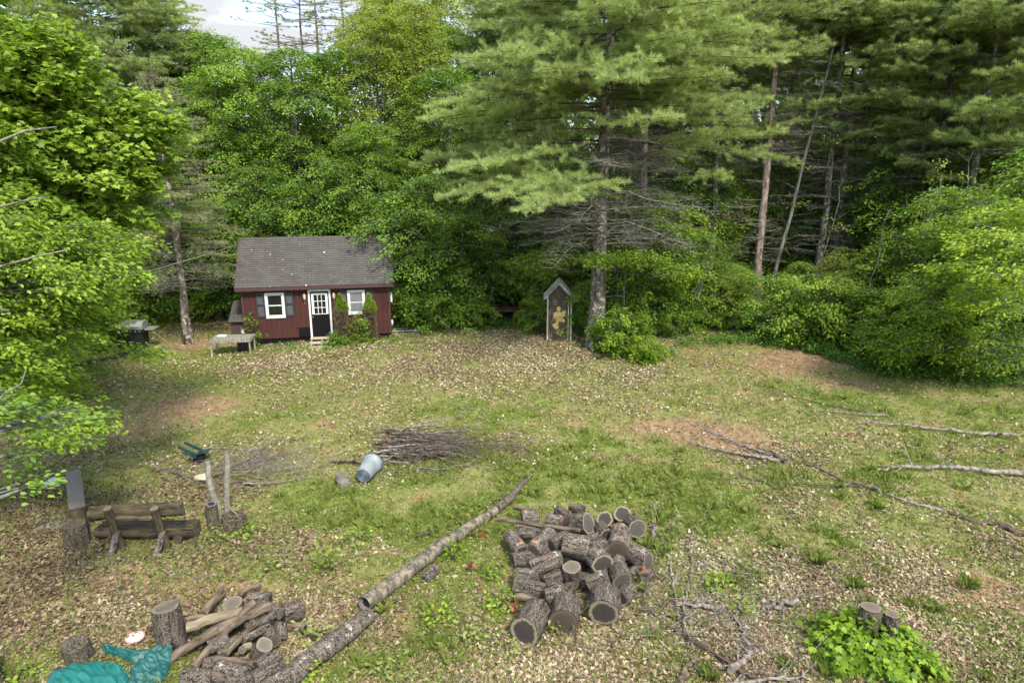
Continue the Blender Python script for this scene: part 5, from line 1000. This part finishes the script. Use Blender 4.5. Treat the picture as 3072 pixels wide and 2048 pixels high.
# ------------------------------------------------------------------ firewood, lower left pile
Z7 = ZM(420, 1740, 2.585)
gB = 'pieces in the smaller firewood pile'
L7 = [
 (362, 365, .34, 800, 240, .42, .085, 'polepale', 'endgrey', 'thick pale tan pole across the top of the smaller pile'),
 (245, 612, .04, 620, 370, .40, .075, 'pole', 'end', 'brown crooked pole reaching down to the teal tarp'),
 (600, 385, .38, 1010, 195, .40, .085, 'pole', 'end', 'brown pole continuing up right under the crossing pole'),
 (415, 680, .12, 885, 170, .52, .065, 'pole', 'endgrey', 'brown pole lying on top of the others from lower left to upper right'),
 (668, 575, .26, 965, 290, .40, .042, 'pole', 'endgrey', 'thin rough pole to the right of the topmost one'),
 (362, 302, .22, 500, 285, .26, .04, 'polepale', 'endgrey', 'thin pale stick end behind the thick tan pole'),
 (490, 265, .14, 640, 85, .24, .075, 'pole', 'endgrey', 'rough pole standing away at the back left'),
 (770, 115, .22, 935, 30, .22, .045, 'pole', 'endgrey', 'brown pole sticking out at the back right'),
 (588, 608, .26, 885, 648, .24, .055, 'pole', 'end', 'short rod lying level in front of the pale ringed round'),
 (715, 180, .30, 740, 250, .06, .175, 'bark', 'endgrey', 'wide round with grey checked face at the back'),
 (1010, 145, .22, 840, 150, .20, .12, 'barklichen', 'end', 'lichened log lying behind the wide checked round'),
 (1090, 255, .30, 990, 210, .32, .10, 'bark', 'endgrey', 'dark hollow ended round at the right shoulder of the smaller pile'),
 (1110, 265, .20, 1225, 235, .18, .175, 'bark', 'end', 'stout dark round at the right rear of the smaller pile'),
 (965, 500, .36, 900, 590, .10, .13, 'bark', 'endgrey', 'round with black face and pale ring, front right of the smaller pile'),
 (1040, 470, .24, 1010, 420, .24, .11, 'bark', 'endbrown', 'brown faced round behind the pale ringed one'),
 (800, 460, .32, 1010, 350, .36, .06, 'barklichen', 'end', 'rough split log right of the thin pole'),
 (935, 325, .40, 1050, 265, .40, .065, 'bark', 'endgrey', 'split log with pale heart at the right shoulder'),
 (1150, 365, .10, 1275, 375, .08, .07, 'pole', 'end', 'smooth log end jutting out by the yellow green weeds'),
 (1100, 320, .34, 1090, 450, .12, .10, 'barklichen', 'end', 'gnarled upright log at the right side'),
 (905, 700, .16, 1090, 610, .16, .17, 'bark', 'end', 'large coarse barked round next to the fallen trunk, upper one of two'),
 (880, 790, .16, 1060, 700, .16, .17, 'bark', 'end', 'large coarse barked round next to the fallen trunk, lower one of two'),
 (330, 770, .16, 570, 765, .16, .155, 'bark', 'end', 'log at the bottom border of the photo, left one'),
 (595, 700, .20, 830, 745, .18, .155, 'barklichen', 'end', 'log with big yellow lichen patch near the bottom border'),
 (760, 800, .12, 900, 770, .12, .14, 'bark', 'end', 'log at the bottom border of the photo, right one'),
 (535, 525, .20, 640, 480, .22, .12, 'bark', 'endhollow', 'log with black hollow end under the poles'),
 (790, 540, .24, 860, 510, .22, .06, 'polepale', 'endgrey', 'small pale round left of the pale ringed one'),
 (505, 655, .10, 620, 640, .12, .11, 'bark', 'end', 'dark buried log under the topmost pole'),
 (600, 560, .14, 760, 470, .16, .11, 'bark', 'end', 'buried log in the middle of the smaller pile'),
 (860, 330, .2, 960, 400, .18, .13, 'bark', 'end', 'buried log under the right shoulder'),
 (640, 330, .12, 800, 330, .12, .13, 'bark', 'end', 'buried log below the thick tan pole'),
 (440, 520, .08, 560, 400, .14, .08, 'bark', 'end', 'buried log behind the crooked pole'),
]
for i, (ax, ay, az, bx, by, bz, r, bm, em, lb_) in enumerate(L7):
    lg(Z7, ax, ay, az, bx, by, bz, r, bm, em, lb_, 400 + i, gB, minlen=.3 if r > .1 else None, name='firewood_log' if r > .09 or bm in ('bark', 'barklichen') else 'pole', rough=.055, k=22, bend=.03 if 'pole' in bm else 0)

# ------------------------------------------------------------------ fallen trunks
def trunkpoly(name, pts, rads, bm, em, label, seed, k=18, rough=.06, stubs=0):
    rng = np.random.default_rng(seed); P3 = [P(u, v, z) for u, v, z in pts]; o0 = P3[0].copy(); n = len(P3); pp = []; rr = []
    for i in range(n - 1):
        m = max(2, int((P3[i + 1] - P3[i]).length / .12))
        for j in range(m): t = j / m; pp.append(P3[i].lerp(P3[i + 1], t) - o0); rr.append(rads[i] + (rads[i + 1] - rads[i]) * t)
    pp.append(P3[-1] - o0); rr.append(rads[-1]); pp = np.array([tuple(p) for p in pp]); pp[1:-1] += rng.normal(0, .010, (len(pp) - 2, 3)); rr = np.array(rr) * (1 + rng.normal(0, .03, len(rr)))
    mb = MB(); V = tube(mb, pp, rr, k, 0, False, rough, rng)
    for _ in range(stubs):
        i = rng.integers(1, len(pp) - 1); d = unit(rng.standard_normal(3) * [1, 1, .3] + [0, 0, .7]); segs(mb, pp[i], pp[i] + d * rng.uniform(.1, .25), rr[i] * .25, rr[i] * .12, 0, 6)
    o = mb.build(name, M[bm], None, o0); tag(o, label, 'log')
    for e in (0, -1):
        ring = V[e]; c = ring.mean(0); ax = unit(pp[0] - pp[1]) if e == 0 else unit(pp[-1] - pp[-2]); m2 = MB(); vs = np.array([c] + [c + (p - c) * .6 for p in ring] + [c + (p - c) * .985 for p in ring]) + ax * .004
        if em == 'endhollow': vs[:k + 1] -= ax * .06
        f3 = [[0, 1 + i, 1 + (i + 1) % k] for i in range(k)]; f4 = [[1 + i, 1 + k + i, 1 + k + (i + 1) % k, 1 + (i + 1) % k] for i in range(k)]
        m2.add(vs, f3, 0, False, [0] + [.6] * k + [1.] * k); m2.add(vs, f4, 0, False, [0] + [.6] * k + [1.] * k); m2.build('cut_end', M[em], o)
    return o
trunkpoly('fallen_log', [(836, 1387, .16), (930, 1318, .14), (1010, 1255, .14), (1075, 1213, .13), (1138, 1172, .11)], [.145, .15, .135, .12, .10], 'birchlog' if 'birchlog' in M else 'barklichen', 'endhollow', 'long pale barked fallen trunk with hollow end, left of the big firewood pile', 71, stubs=3)
trunkpoly('fallen_log', [(1143, 1168, .12), (1172, 1145, .11), (1195, 1115, .09), (1222, 1090, .06)], [.095, .085, .06, .035], 'barklichen', 'end', 'thin crooked upper end of the fallen trunk in the grass', 72, k=12, stubs=2)
trunkpoly('fallen_log', [(600, 1600, .17), (660, 1555, .17), (740, 1495, .17), (800, 1450, .16), (850, 1413, .14)], [.165, .165, .165, .155, .13], 'barklichen', 'end', 'dark fallen trunk with white lichen patches running into the bottom border', 73)
trunkpoly('log_round', [(975, 1330, .10), (1000, 1305, .10)], [.10, .10], 'bark', 'end', 'short round lying beside the long fallen trunk', 74)
M['birchlog'] = bark_mat('pale beech log bark', (.055, .043, .03), (.27, .225, .16), 7, (.07, .06, .05), .54)
for o in bpy.data.objects:
    if o.get('label', '').startswith('long pale barked'): o.data.materials[0] = M['birchlog']

# ------------------------------------------------------------------ branches lying about
def branch(pts, r, label, seed, bm='twig', twigs=10, tl=.5, up=.12, name='fallen_branch', cat='branch', group=None, lift=.0):
    rng = np.random.default_rng(seed); r *= 1.25; P3 = [P(u, v, .055 + r * .6 + lift) for u, v in pts]; o0 = P3[0].copy(); q = np.array([tuple(p - o0) for p in P3]); t = np.linspace(0, len(q) - 1, max(6, len(q) * 5))
    pp = np.stack([np.interp(t, np.arange(len(q)), q[:, c]) for c in range(3)], -1); amp = min(.05, .3 * r + .012); pp[1:] += rng.normal(0, amp, (len(pp) - 1, 3)) * [1, 1, .5]; pp[:, 2] = np.maximum(pp[:, 2], -.01)
    mb = MB(); tube(mb, pp, np.linspace(r, r * .3, len(pp)), 7, rough=.08, rng=rng); A = []; Bq = []; R0 = []
    T = np.gradient(pp, axis=0); T = unit(T)
    for _ in range(twigs):
        i = rng.integers(len(pp) // 4, len(pp)); d = unit(T[i] * rng.uniform(.5, 1.2) + rng.standard_normal(3) * [.7, .7, .3] + [0, 0, up]); l = tl * rng.uniform(.3, 1.1); p0 = pp[i]; rr = r * .35
        for s_ in range(3): p1 = p0 + (d + rng.normal(0, .18, 3)) * l / 3; p1[2] = max(p1[2], .02); A.append(p0); Bq.append(p1); R0.append((rr, rr * .7)); rr *= .7; p0 = p1
        for _ in range(2): A.append(p0); Bq.append(p0 + unit(d + rng.normal(0, .6, 3)) * l * .35); R0.append((rr, rr * .5))
    if A: R0 = np.maximum(np.array(R0), .004); segs(mb, A, Bq, R0[:, 0], R0[:, 1], 0, 4)
    return tag(mb.build(name, M[bm], None, o0), label, cat, group)
BR = [
 ([(1810, 1056), (1730, 1030), (1670, 1010), (1620, 980)], .035, 'pale forked limb lying on bare soil in the middle right of the lawn', 'twig', 12, .8),
 ([(1790, 1058), (1700, 1040), (1610, 1025)], .045, 'thick pale limb parallel to the forked one', 'twig', 6, .5),
 ([(1805, 1058), (1770, 1040), (1740, 1030)], .055, 'short dark stub of limb at the right end of the forked pair', 'twigdark', 2, .2),
 ([(2010, 1120), (1940, 1105), (1880, 1075), (1810, 1050)], .03, 'dark arching branch right of the forked limbs', 'twigdark', 8, .7),
 ([(1980, 1115), (1800, 1110), (1720, 1100), (1690, 1085)], .018, 'thin sinuous twig below the forked limbs', 'twigdark', 10, .6),
 ([(2360, 1086), (2260, 1080), (2180, 1072), (2080, 1072), (2010, 1080)], .06, 'long grey fallen limb reaching the right border', 'twig', 6, .5),
 ([(2330, 998), (2240, 995), (2160, 985), (2070, 975), (1990, 968)], .05, 'pale slender limb lying high on the right of the lawn', 'twig', 8, .5),
 ([(2040, 955), (1960, 950), (1880, 940)], .025, 'thin pale branch above the pale slender limb', 'twig', 10, .6),
 ([(1990, 945), (1900, 930), (1820, 910), (1770, 905)], .022, 'dark thin branch farthest up the right of the lawn', 'twigdark', 8, .7),
 ([(2360, 1228), (2290, 1205), (2220, 1190), (2170, 1172)], .055, 'dark heavy branch running into the right border', 'twigdark', 4, .4),
 ([(2170, 1172), (2080, 1150), (2010, 1120)], .03, 'weathered branch continuing left from the dark heavy one', 'twig', 6, .4),
 ([(1830, 1377), (1780, 1395), (1740, 1405)], .045, 'knotty grey branch on pale sawdust', 'twig', 3, .3),
 ([(1660, 1390), (1610, 1390), (1560, 1385)], .045, 'short thick stick right of the big firewood pile', 'twig', 2, .3),
 ([(1500, 1235), (1502, 1200), (1505, 1150)], .035, 'pale upright twisted stick at the right back of the big pile', 'twig', 2, .3),
 ([(1560, 1420), (1545, 1330), (1535, 1270), (1510, 1220), (1490, 1200)], .022, 'long pale curved stem right of the big pile', 'twig', 8, .8),
 ([(1590, 1480), (1570, 1400), (1590, 1310), (1585, 1250), (1610, 1190)], .02, 'second long pale stem with forks right of the curved one', 'twig', 12, .7),
 ([(1720, 1490), (1700, 1440), (1690, 1400)], .028, 'short pale limb standing out of the leaves', 'twig', 3, .4),
 ([(1740, 1560), (1700, 1535), (1640, 1500), (1560, 1450), (1480, 1400)], .028, 'long brown branch in the leaves of the lower right', 'twigdark', 16, .9),
 ([(1680, 1540), (1720, 1505), (1735, 1490)], .055, 'stubby forked limb near the bottom border', 'twig', 3, .3),
 ([(1560, 1568), (1580, 1530), (1590, 1515)], .05, 'short smooth stick cut off by the bottom border', 'pole', 1, .2),
 ([(1640, 1580), (1750, 1560), (1860, 1555)], .03, 'pale branch along the bottom border', 'twig', 8, .6),
 ([(1900, 1500), (1860, 1470), (1830, 1440)], .012, 'thin arching twig left of the leafy stump shrub', 'twigdark', 4, .4),
 ([(2060, 1565), (1990, 1540), (1930, 1500)], .015, 'thin twig lying in front of the leafy stump shrub', 'twig', 4, .4),
 ([(620, 1030), (560, 1032), (470, 1026)], .022, 'pale straight branch behind the green chair', 'twig', 4, .5),
 ([(345, 1080), (400, 1074), (450, 1072)], .03, 'dark stick left of the green chair', 'twigdark', 2, .3),
 ([(390, 1078), (430, 1098), (500, 1092), (560, 1062), (640, 1050)], .028, 'long bowed branch under the birch poles', 'twigdark', 12, .9),
 ([(560, 1110), (640, 1108), (700, 1095)], .02, 'thin branch right of the birch poles', 'twig', 8, .6),
 ([(445, 1102), (520, 1110), (560, 1108)], .018, 'reddish stick between the bench and the birch poles', 'twigdark', 2, .4),
 ([(500, 1080), (570, 1060), (650, 1042)], .02, 'spray of dry twigs right of the green chair', 'twig', 26, .9),
 ([(210, 1110), (230, 1095), (262, 1082)], .015, 'thin pale stick on the leaves behind the plank bench', 'twig', 2, .3),
 ([(300, 945), (345, 940)], .018, 'short pale stick on the bare patch left', 'twig', 0, .1),
 ([(760, 1055), (820, 1060), (880, 1062)], .055, 'thick brown branch lying behind the trash can', 'pole', 2, .3),
 ([(940, 1235), (1010, 1215), (1080, 1180), (1160, 1140), (1250, 1120)], .02, 'slender dark branch crossing behind the fallen trunk', 'twigdark', 4, .5),
 ([(960, 1290), (1010, 1262), (1060, 1235)], .03, 'thin forked stick leaning against the fallen trunk', 'twig', 4, .4),
 ([(1190, 1560), (1185, 1500), (1180, 1440)], .010, 'thin bare shoot in front of the big pile', 'twigdark', 3, .3),
 ([(540, 735), (500, 745), (450, 752)], .03, 'dark pole lying on the bank behind the slatted bench', 'twigdark', 3, .5),
 ([(1960, 880), (1930, 882)], .05, 'flat strip of wood on the bare red soil', 'pole', 0, .1),
]
for i, (p, r, lb_, bm, tw, tl) in enumerate(BR): branch(p, r, lb_, 500 + i, bm, tw, tl)
# bare shoots standing up in front of the pile
for i, (u, v, h) in enumerate(((1325, 1500, 1.0), (1300, 1568, 1.2), (1750, 1568, 1.1), (1840, 1568, 1.0), (1700, 1520, .7), (2090, 1110, .7), (2200, 920, .8), (1640, 1180, .4), (1870, 1460, .5))):
    rng = np.random.default_rng(600 + i); p = P(u, v); mb = MB(); q = wander(rng, (0, 0, 0), (rng.normal(0, .2), rng.normal(0, .1), h), 8, .02); tube(mb, q, np.linspace(.008, .003, 8), 5)
    for _ in range(7): k_ = rng.integers(3, 8); segs(mb, q[k_], q[k_] + rng.normal(0, .12, 3) + [0, 0, .08], .004, .002)
    tag(mb.build('bare_shoot', M['twigdark'], None, p), 'thin leafless shoot standing out of the leaves', 'shoot', 'leafless shoots standing in the clearing')
# brush pile: heavier sticks one by one, the fine twigs as one mass
rng = np.random.default_rng(700)
bp0, bp1 = P(870, 1045), P(1180, 1035); cen = (bp0 + bp1) / 2
for i in range(66):
    t = rng.random(); y = rng.normal(-.1, .52); L_ = rng.uniform(1.1, 2.5); x0 = rng.uniform(0, .9); a = rng.normal(.03, .27) + (rng.normal(0, .6) if i % 5 == 0 else 0)
    A = np.array([bp0.x + x0 * 1.0 - .2, cen.y + y, rng.uniform(.05, .7) * math.exp(-(y / .7) ** 2)]); Bq = A + np.array([L_ * math.cos(a), L_ * math.sin(a) + rng.normal(0, .15), rng.normal(.02, .12)]); Bq[2] = max(Bq[2], .04)
    mb = MB(); q = wander(rng, (0, 0, 0), Bq - A, 9, .055); r = rng.uniform(.014, .034); tube(mb, q, np.linspace(r, .004, 9), 6, rough=.06, rng=rng)
    for _ in range(6): k_ = rng.integers(3, 9); e = q[k_] + unit(np.array([1, rng.normal(0, .6), rng.normal(0, .25)])) * rng.uniform(.2, .7); segs(mb, q[k_], e, .009, .003, 0, 4)
    tag(mb.build('brush_stick', M['twig'] if i % 2 else M['twigdark'], None, A), 'dry grey stick heaped lengthwise in the brush pile behind the trash can', 'stick', 'sticks heaped in the brush pile')
mb = MB(); n = 330; A = np.stack([rng.uniform(bp0.x + .2, bp1.x + .1, n), cen.y + rng.normal(-.1, .5, n), rng.uniform(.02, .5, n)], -1); th = rng.normal(0, .45, n); l = rng.uniform(.2, .9, n)
Bq = A + np.stack([np.cos(th) * l, np.sin(th) * l, rng.normal(0, .08, n)], -1); Bq[:, 2] = np.maximum(Bq[:, 2], .02); segs(mb, A, Bq, .006, .0025); tag(mb.build('brush_twigs', M['twigdark']), 'fine dry twigs tangled through the brush pile', 'twigs', kind='stuff')
mb = MB(); n = 700; c = P(520, 1075); A = np.stack([c.x + rng.normal(.5, .9, n), c.y + rng.normal(0, .55, n), rng.uniform(.01, .16, n)], -1); th = rng.normal(.2, .6, n); l = rng.uniform(.15, .6, n); segs(mb, A, A + np.stack([np.cos(th) * l, np.sin(th) * l, rng.normal(0, .05, n)], -1), .005, .002)
c = P(1620, 1380); n = 380; A = np.stack([c.x + rng.normal(0, 1.3, n), c.y + rng.normal(0, .9, n), rng.uniform(.04, .16, n)], -1); th = rng.random(n) * 6.28; l = rng.uniform(.15, .8, n); segs(mb, A, A + np.stack([np.cos(th) * l, np.sin(th) * l, rng.normal(0.02, .06, n)], -1), .008, .003)
tag(mb.build('scattered_twigs', M['twig']), 'dry twigs strewn under the birch poles and right of the big pile', 'twigs', kind='stuff')

# ------------------------------------------------------------------ stones, stumps, plants on the lawn
mb = MB(); u_, v_ = np.meshgrid(np.linspace(0, 2 * np.pi, 15)[:-1], np.linspace(.05, np.pi - .05, 8)); rr = 1 + .12 * np.sin(u_ * 2) * np.sin(v_ * 3)
V = np.stack([.20 * rr * np.cos(u_) * np.sin(v_), .15 * rr * np.sin(u_) * np.sin(v_), .11 * rr * np.cos(v_) + .06], -1).reshape(-1, 3)
mb.add(V, [[i * 14 + j, (i + 1) * 14 + j, (i + 1) * 14 + (j + 1) % 14, i * 14 + (j + 1) % 14] for i in range(7) for j in range(14)], 0, True)
M['stone'] = plain('pale tan stone', (.42, .34, .22), .8, .35, 6); tag(mb.build('stone', M['stone'], None, P(463 * 1, 1103)), 'pale tan stone among the leaves behind the log bench', 'stone')
a = P(505, 735); log_between('tree_stump', (a.x, a.y, -.02), (a.x, a.y, .5), .22, .2, 'stump', 'endbrown', 'old cut stump on the mossy bank just left of the storage box', 'stump', seed=81)
mapl = P(1975, 1480); 
for (x, y, h, r, lb_, s_) in ((1984, 1440, .74, .17, 'left and wider of the two grey cut stems rising from the leafy maple shrub', 82), (2032, 1452, .70, .125, 'right and slimmer of the two grey cut stems rising from the leafy maple shrub', 83)):
    a = P(x, y + 45); log_between('tree_stump', (a.x, a.y, -.02), (a.x + .02, a.y, h), r, r * .92, 'bark', 'endgrey', lb_, 'stump', seed=s_)
def dome(name, label, u, v, rx, ry, h, n, nleaf, lsz, mt, seed, shape=LOBED, cat='shrub'):
    rng = np.random.default_rng(seed); c = P(u, v); root = thing(name, label, cat, tuple(c)); cm = MB(); tm = MB()
    d = unit(rng.standard_normal((n, 3))); d[:, 2] = abs(d[:, 2]); C = d * (rng.random((n, 1)) ** .25) * [rx, ry, h]; C[:, 2] = np.maximum(C[:, 2], .05)
    k = nleaf; m = n * k; p = np.repeat(C, k, 0) + rng.normal(0, .09, (m, 3)); th = rng.random(m) * 6.28; out = np.repeat(unit(C * [1, 1, .5] + 1e-6), k, 0)
    dr = np.stack([np.cos(th), np.sin(th), rng.uniform(-.9, .0, m)], -1) + out * .9; nr = out * .9 + rng.normal(0, .3, (m, 3)) + [0, 0, .8]; p[:, 2] = np.maximum(p[:, 2], .03)
    leaves(cm, p, dr, nr, lsz * rng.uniform(.6, 1.3, m), shape, 0, np.clip(np.repeat(rng.uniform(.2, .8, n), k) + rng.normal(0, .15, m), 0, 1))
    segs(tm, np.zeros((n, 3)) + rng.normal(0, .1, (n, 3)) * [rx, ry, 0], C, .006, .002); tm.build('stems', M['twigdark'], root); cm.build('foliage', M[mt], root); return root
dome('maple_shrub', 'dense bright maple shrub with lobed leaves around two cut stumps, lower right', 1990, 1500, .95, .72, .50, 230, 8, .105, 'lime', 91)
dome('maple_shrub', 'lower lobe of maple shoots spilling to the bottom border below the two stumps', 2080, 1545, .50, .42, .30, 70, 8, .10, 'lime', 92)
SP = [(610, 1318, .16, .34, 5, 'lone bright seedling between the log bench and the left pile'), (752, 1310, .24, .42, 10, 'tall pale seedling left of the long fallen trunk'), (825, 1250, .2, .22, 8, 'pale weed patch in the grass above the tall pale seedling'), (715, 1475, .22, .2, 10, 'bright weed beside the smaller firewood pile'), (715, 1558, .12, .15, 4, 'bright weed at the bottom border by the dark fallen trunk'),
      (1000, 1435, .2, .2, 10, 'leafy weed below the long fallen trunk'), (1080, 1478, .18, .2, 9, 'leafy weed between the fallen trunk and the huge left round'), (1150, 1400, .2, .3, 13, 'taller leafy plant left of the huge left round'), (1040, 1285, .2, .25, 10, 'weeds growing behind the long fallen trunk'), (1165, 1505, .14, .2, 5, 'small plant below the huge left round'),
      (1640, 1350, .2, .2, 12, 'leafy clump right of the big pile'), (1700, 1415, .12, .2, 5, 'small weed beside the pale sawdust'), (1270, 1465, .2, .14, 7, 'weeds under the middle front round'), (1110, 1180, .25, .15, 9, 'weeds beside the upper part of the fallen trunk'), (1130, 1330, .14, .2, 6, 'weed at the left foot of the big pile'),
      (490, 1245, .2, .16, 8, 'grey green weed by the foot of the birch poles'), (560, 1235, .25, .12, 8, 'low clover clump under the birch poles'), (45, 1560, .2, .2, 8, 'yellowing fern at the lower left corner'), (880, 1545, .25, .15, 9, 'low weeds below the fallen trunk gap'), (600, 1505, .01, .01, 1, None)]
for i, (u, v, r, h, n, lb_) in enumerate(SP[:-1]): dome('seedling', lb_, u, v, r * 1.25, r, h * 1.5, n + 9, 5, .08, 'lime' if i % 3 else 'grass', 900 + i, OVAL, 'plant')
mb = MB(); rng = np.random.default_rng(3); 
for (zx, zy, z) in ((1590, 830, .2), (30, 780, .1), (140, 500, .1), (430, 1180, .1), (1340, 440, .5)): 
    c = np.array(Z5(zx, zy, z)); leaves(mb, c + rng.normal(0, .05, (16, 3)), rng.standard_normal((16, 3)), rng.standard_normal((16, 3)) + [0, 0, 1], .08, LOBED, 0, rng.random(16))
tag(mb.build('rusty_leaves', M['rust']), 'tufts of rust coloured dead leaves caught around the big pile', 'dead leaves', kind='stuff')
# shrubs against the cabin
def cab(x, y): return cabin.matrix_basis @ Vector((x, y, 0))
def topiary(x, label, seed, h=1.95):
    p = cab(x, -.42); rng = np.random.default_rng(seed); root = thing('dwarf_spruce', label, 'shrub', tuple(p)); dm = MB(); cm = MB(); tm = MB()
    tube(tm, [(0, 0, 0), (0, 0, h)], [.03, .015], 6); tm.build('trunk', M['twigdark'], root)
    n = 1500; z = rng.uniform(.08, h * .75, n); th = rng.random(n) * 6.28; r = .30 * (.75 + .25 * rng.random(n)) * (1 - .1 * z); A = np.stack([np.cos(th) * r * .3, np.sin(th) * r * .3, z - .05], -1); Bq = np.stack([np.cos(th) * r, np.sin(th) * r, z + rng.normal(.05, .06, n)], -1)
    segs(dm, A, Bq, .005, .002, 1); needles(dm, rng, Bq, unit(Bq - A), 5, .07, .014, 0); dm.build('dead_lower_foliage', [M['deadneedle'], M['twigdark']], root)
    for (cx, cz, rr, hh) in ((0, h * .72, .22, .72), (.17, h * .72, .17, .42), (-.1, h * .70, .16, .35)):
        n = 620; q = rng.random(n); r = rr * (1 - q ** 1.3) * (.7 + .3 * rng.random(n)); th = rng.random(n) * 6.28; p_ = np.stack([cx + np.cos(th) * r, np.sin(th) * r, cz + q * hh], -1); needles(cm, rng, p_, unit(np.stack([np.cos(th), np.sin(th), .6 + 0 * th], -1)), 5, .055, .02, 0)
    cm.build('crown', M['lime'], root)
topiary(3.98, 'dwarf spruce with lime top and brown bare sides, left of the right cabin window', 1); topiary(5.15, 'dwarf spruce with lime top and brown bare sides, at the right corner of the cabin', 2, 1.9)
def cshrub(x, y, rx, h, n, lsz, mt, seed, label, nm='shrub', ry=None):
    p = cab(x, y); rng = np.random.default_rng(seed); root = thing(nm, label, 'shrub', tuple(p)); cm = MB(); tm = MB(); C = rng.standard_normal((n, 3)) * [.45, .45, 0] * [rx, ry or rx * .6, 0]; C[:, 2] = rng.uniform(.05, 1, n) * h * (1 - .4 * np.abs(C[:, 0]) / rx)
    O = unit(C * [1, 1, .3] + rng.standard_normal((n, 3)) * .2); sprays(cm, rng, C, O, 12, .3, .25, .05, lsz, OVAL, tilt=.6); segs(tm, C * [.2, .2, 0], C, .008, .003); tm.build('stems', M['twigdark'], root); cm.build('foliage', M[mt], root)
cshrub(.35, -.35, .42, 1.45, 46, .085, 'maple', 3, 'climbing rose bush at the left corner of the cabin', 'rose_bush'); cshrub(4.65, -.7, .55, 1.4, 105, .075, 'beech', 4, 'pale leaved rhododendron between the two dwarf spruces', 'rhododendron'); cshrub(3.85, -.8, .6, .6, 70, .09, 'maple', 5, 'low bright leafy plants right of the door steps', 'bush'); cshrub(5.0, -1.0, .5, .35, 24, .07, 'beech', 6, 'low spreading plant at the foot of the rhododendron', 'bush'); cshrub(3.4, -1.2, .3, .2, 12, .06, 'fern', 8, 'tiny clump just off the door steps', 'bush')
cshrub(1.9, -.35, .9, .14, 26, .05, 'fern', 7, 'strip of low weeds along the cabin skirt', 'weed_strip', .2)
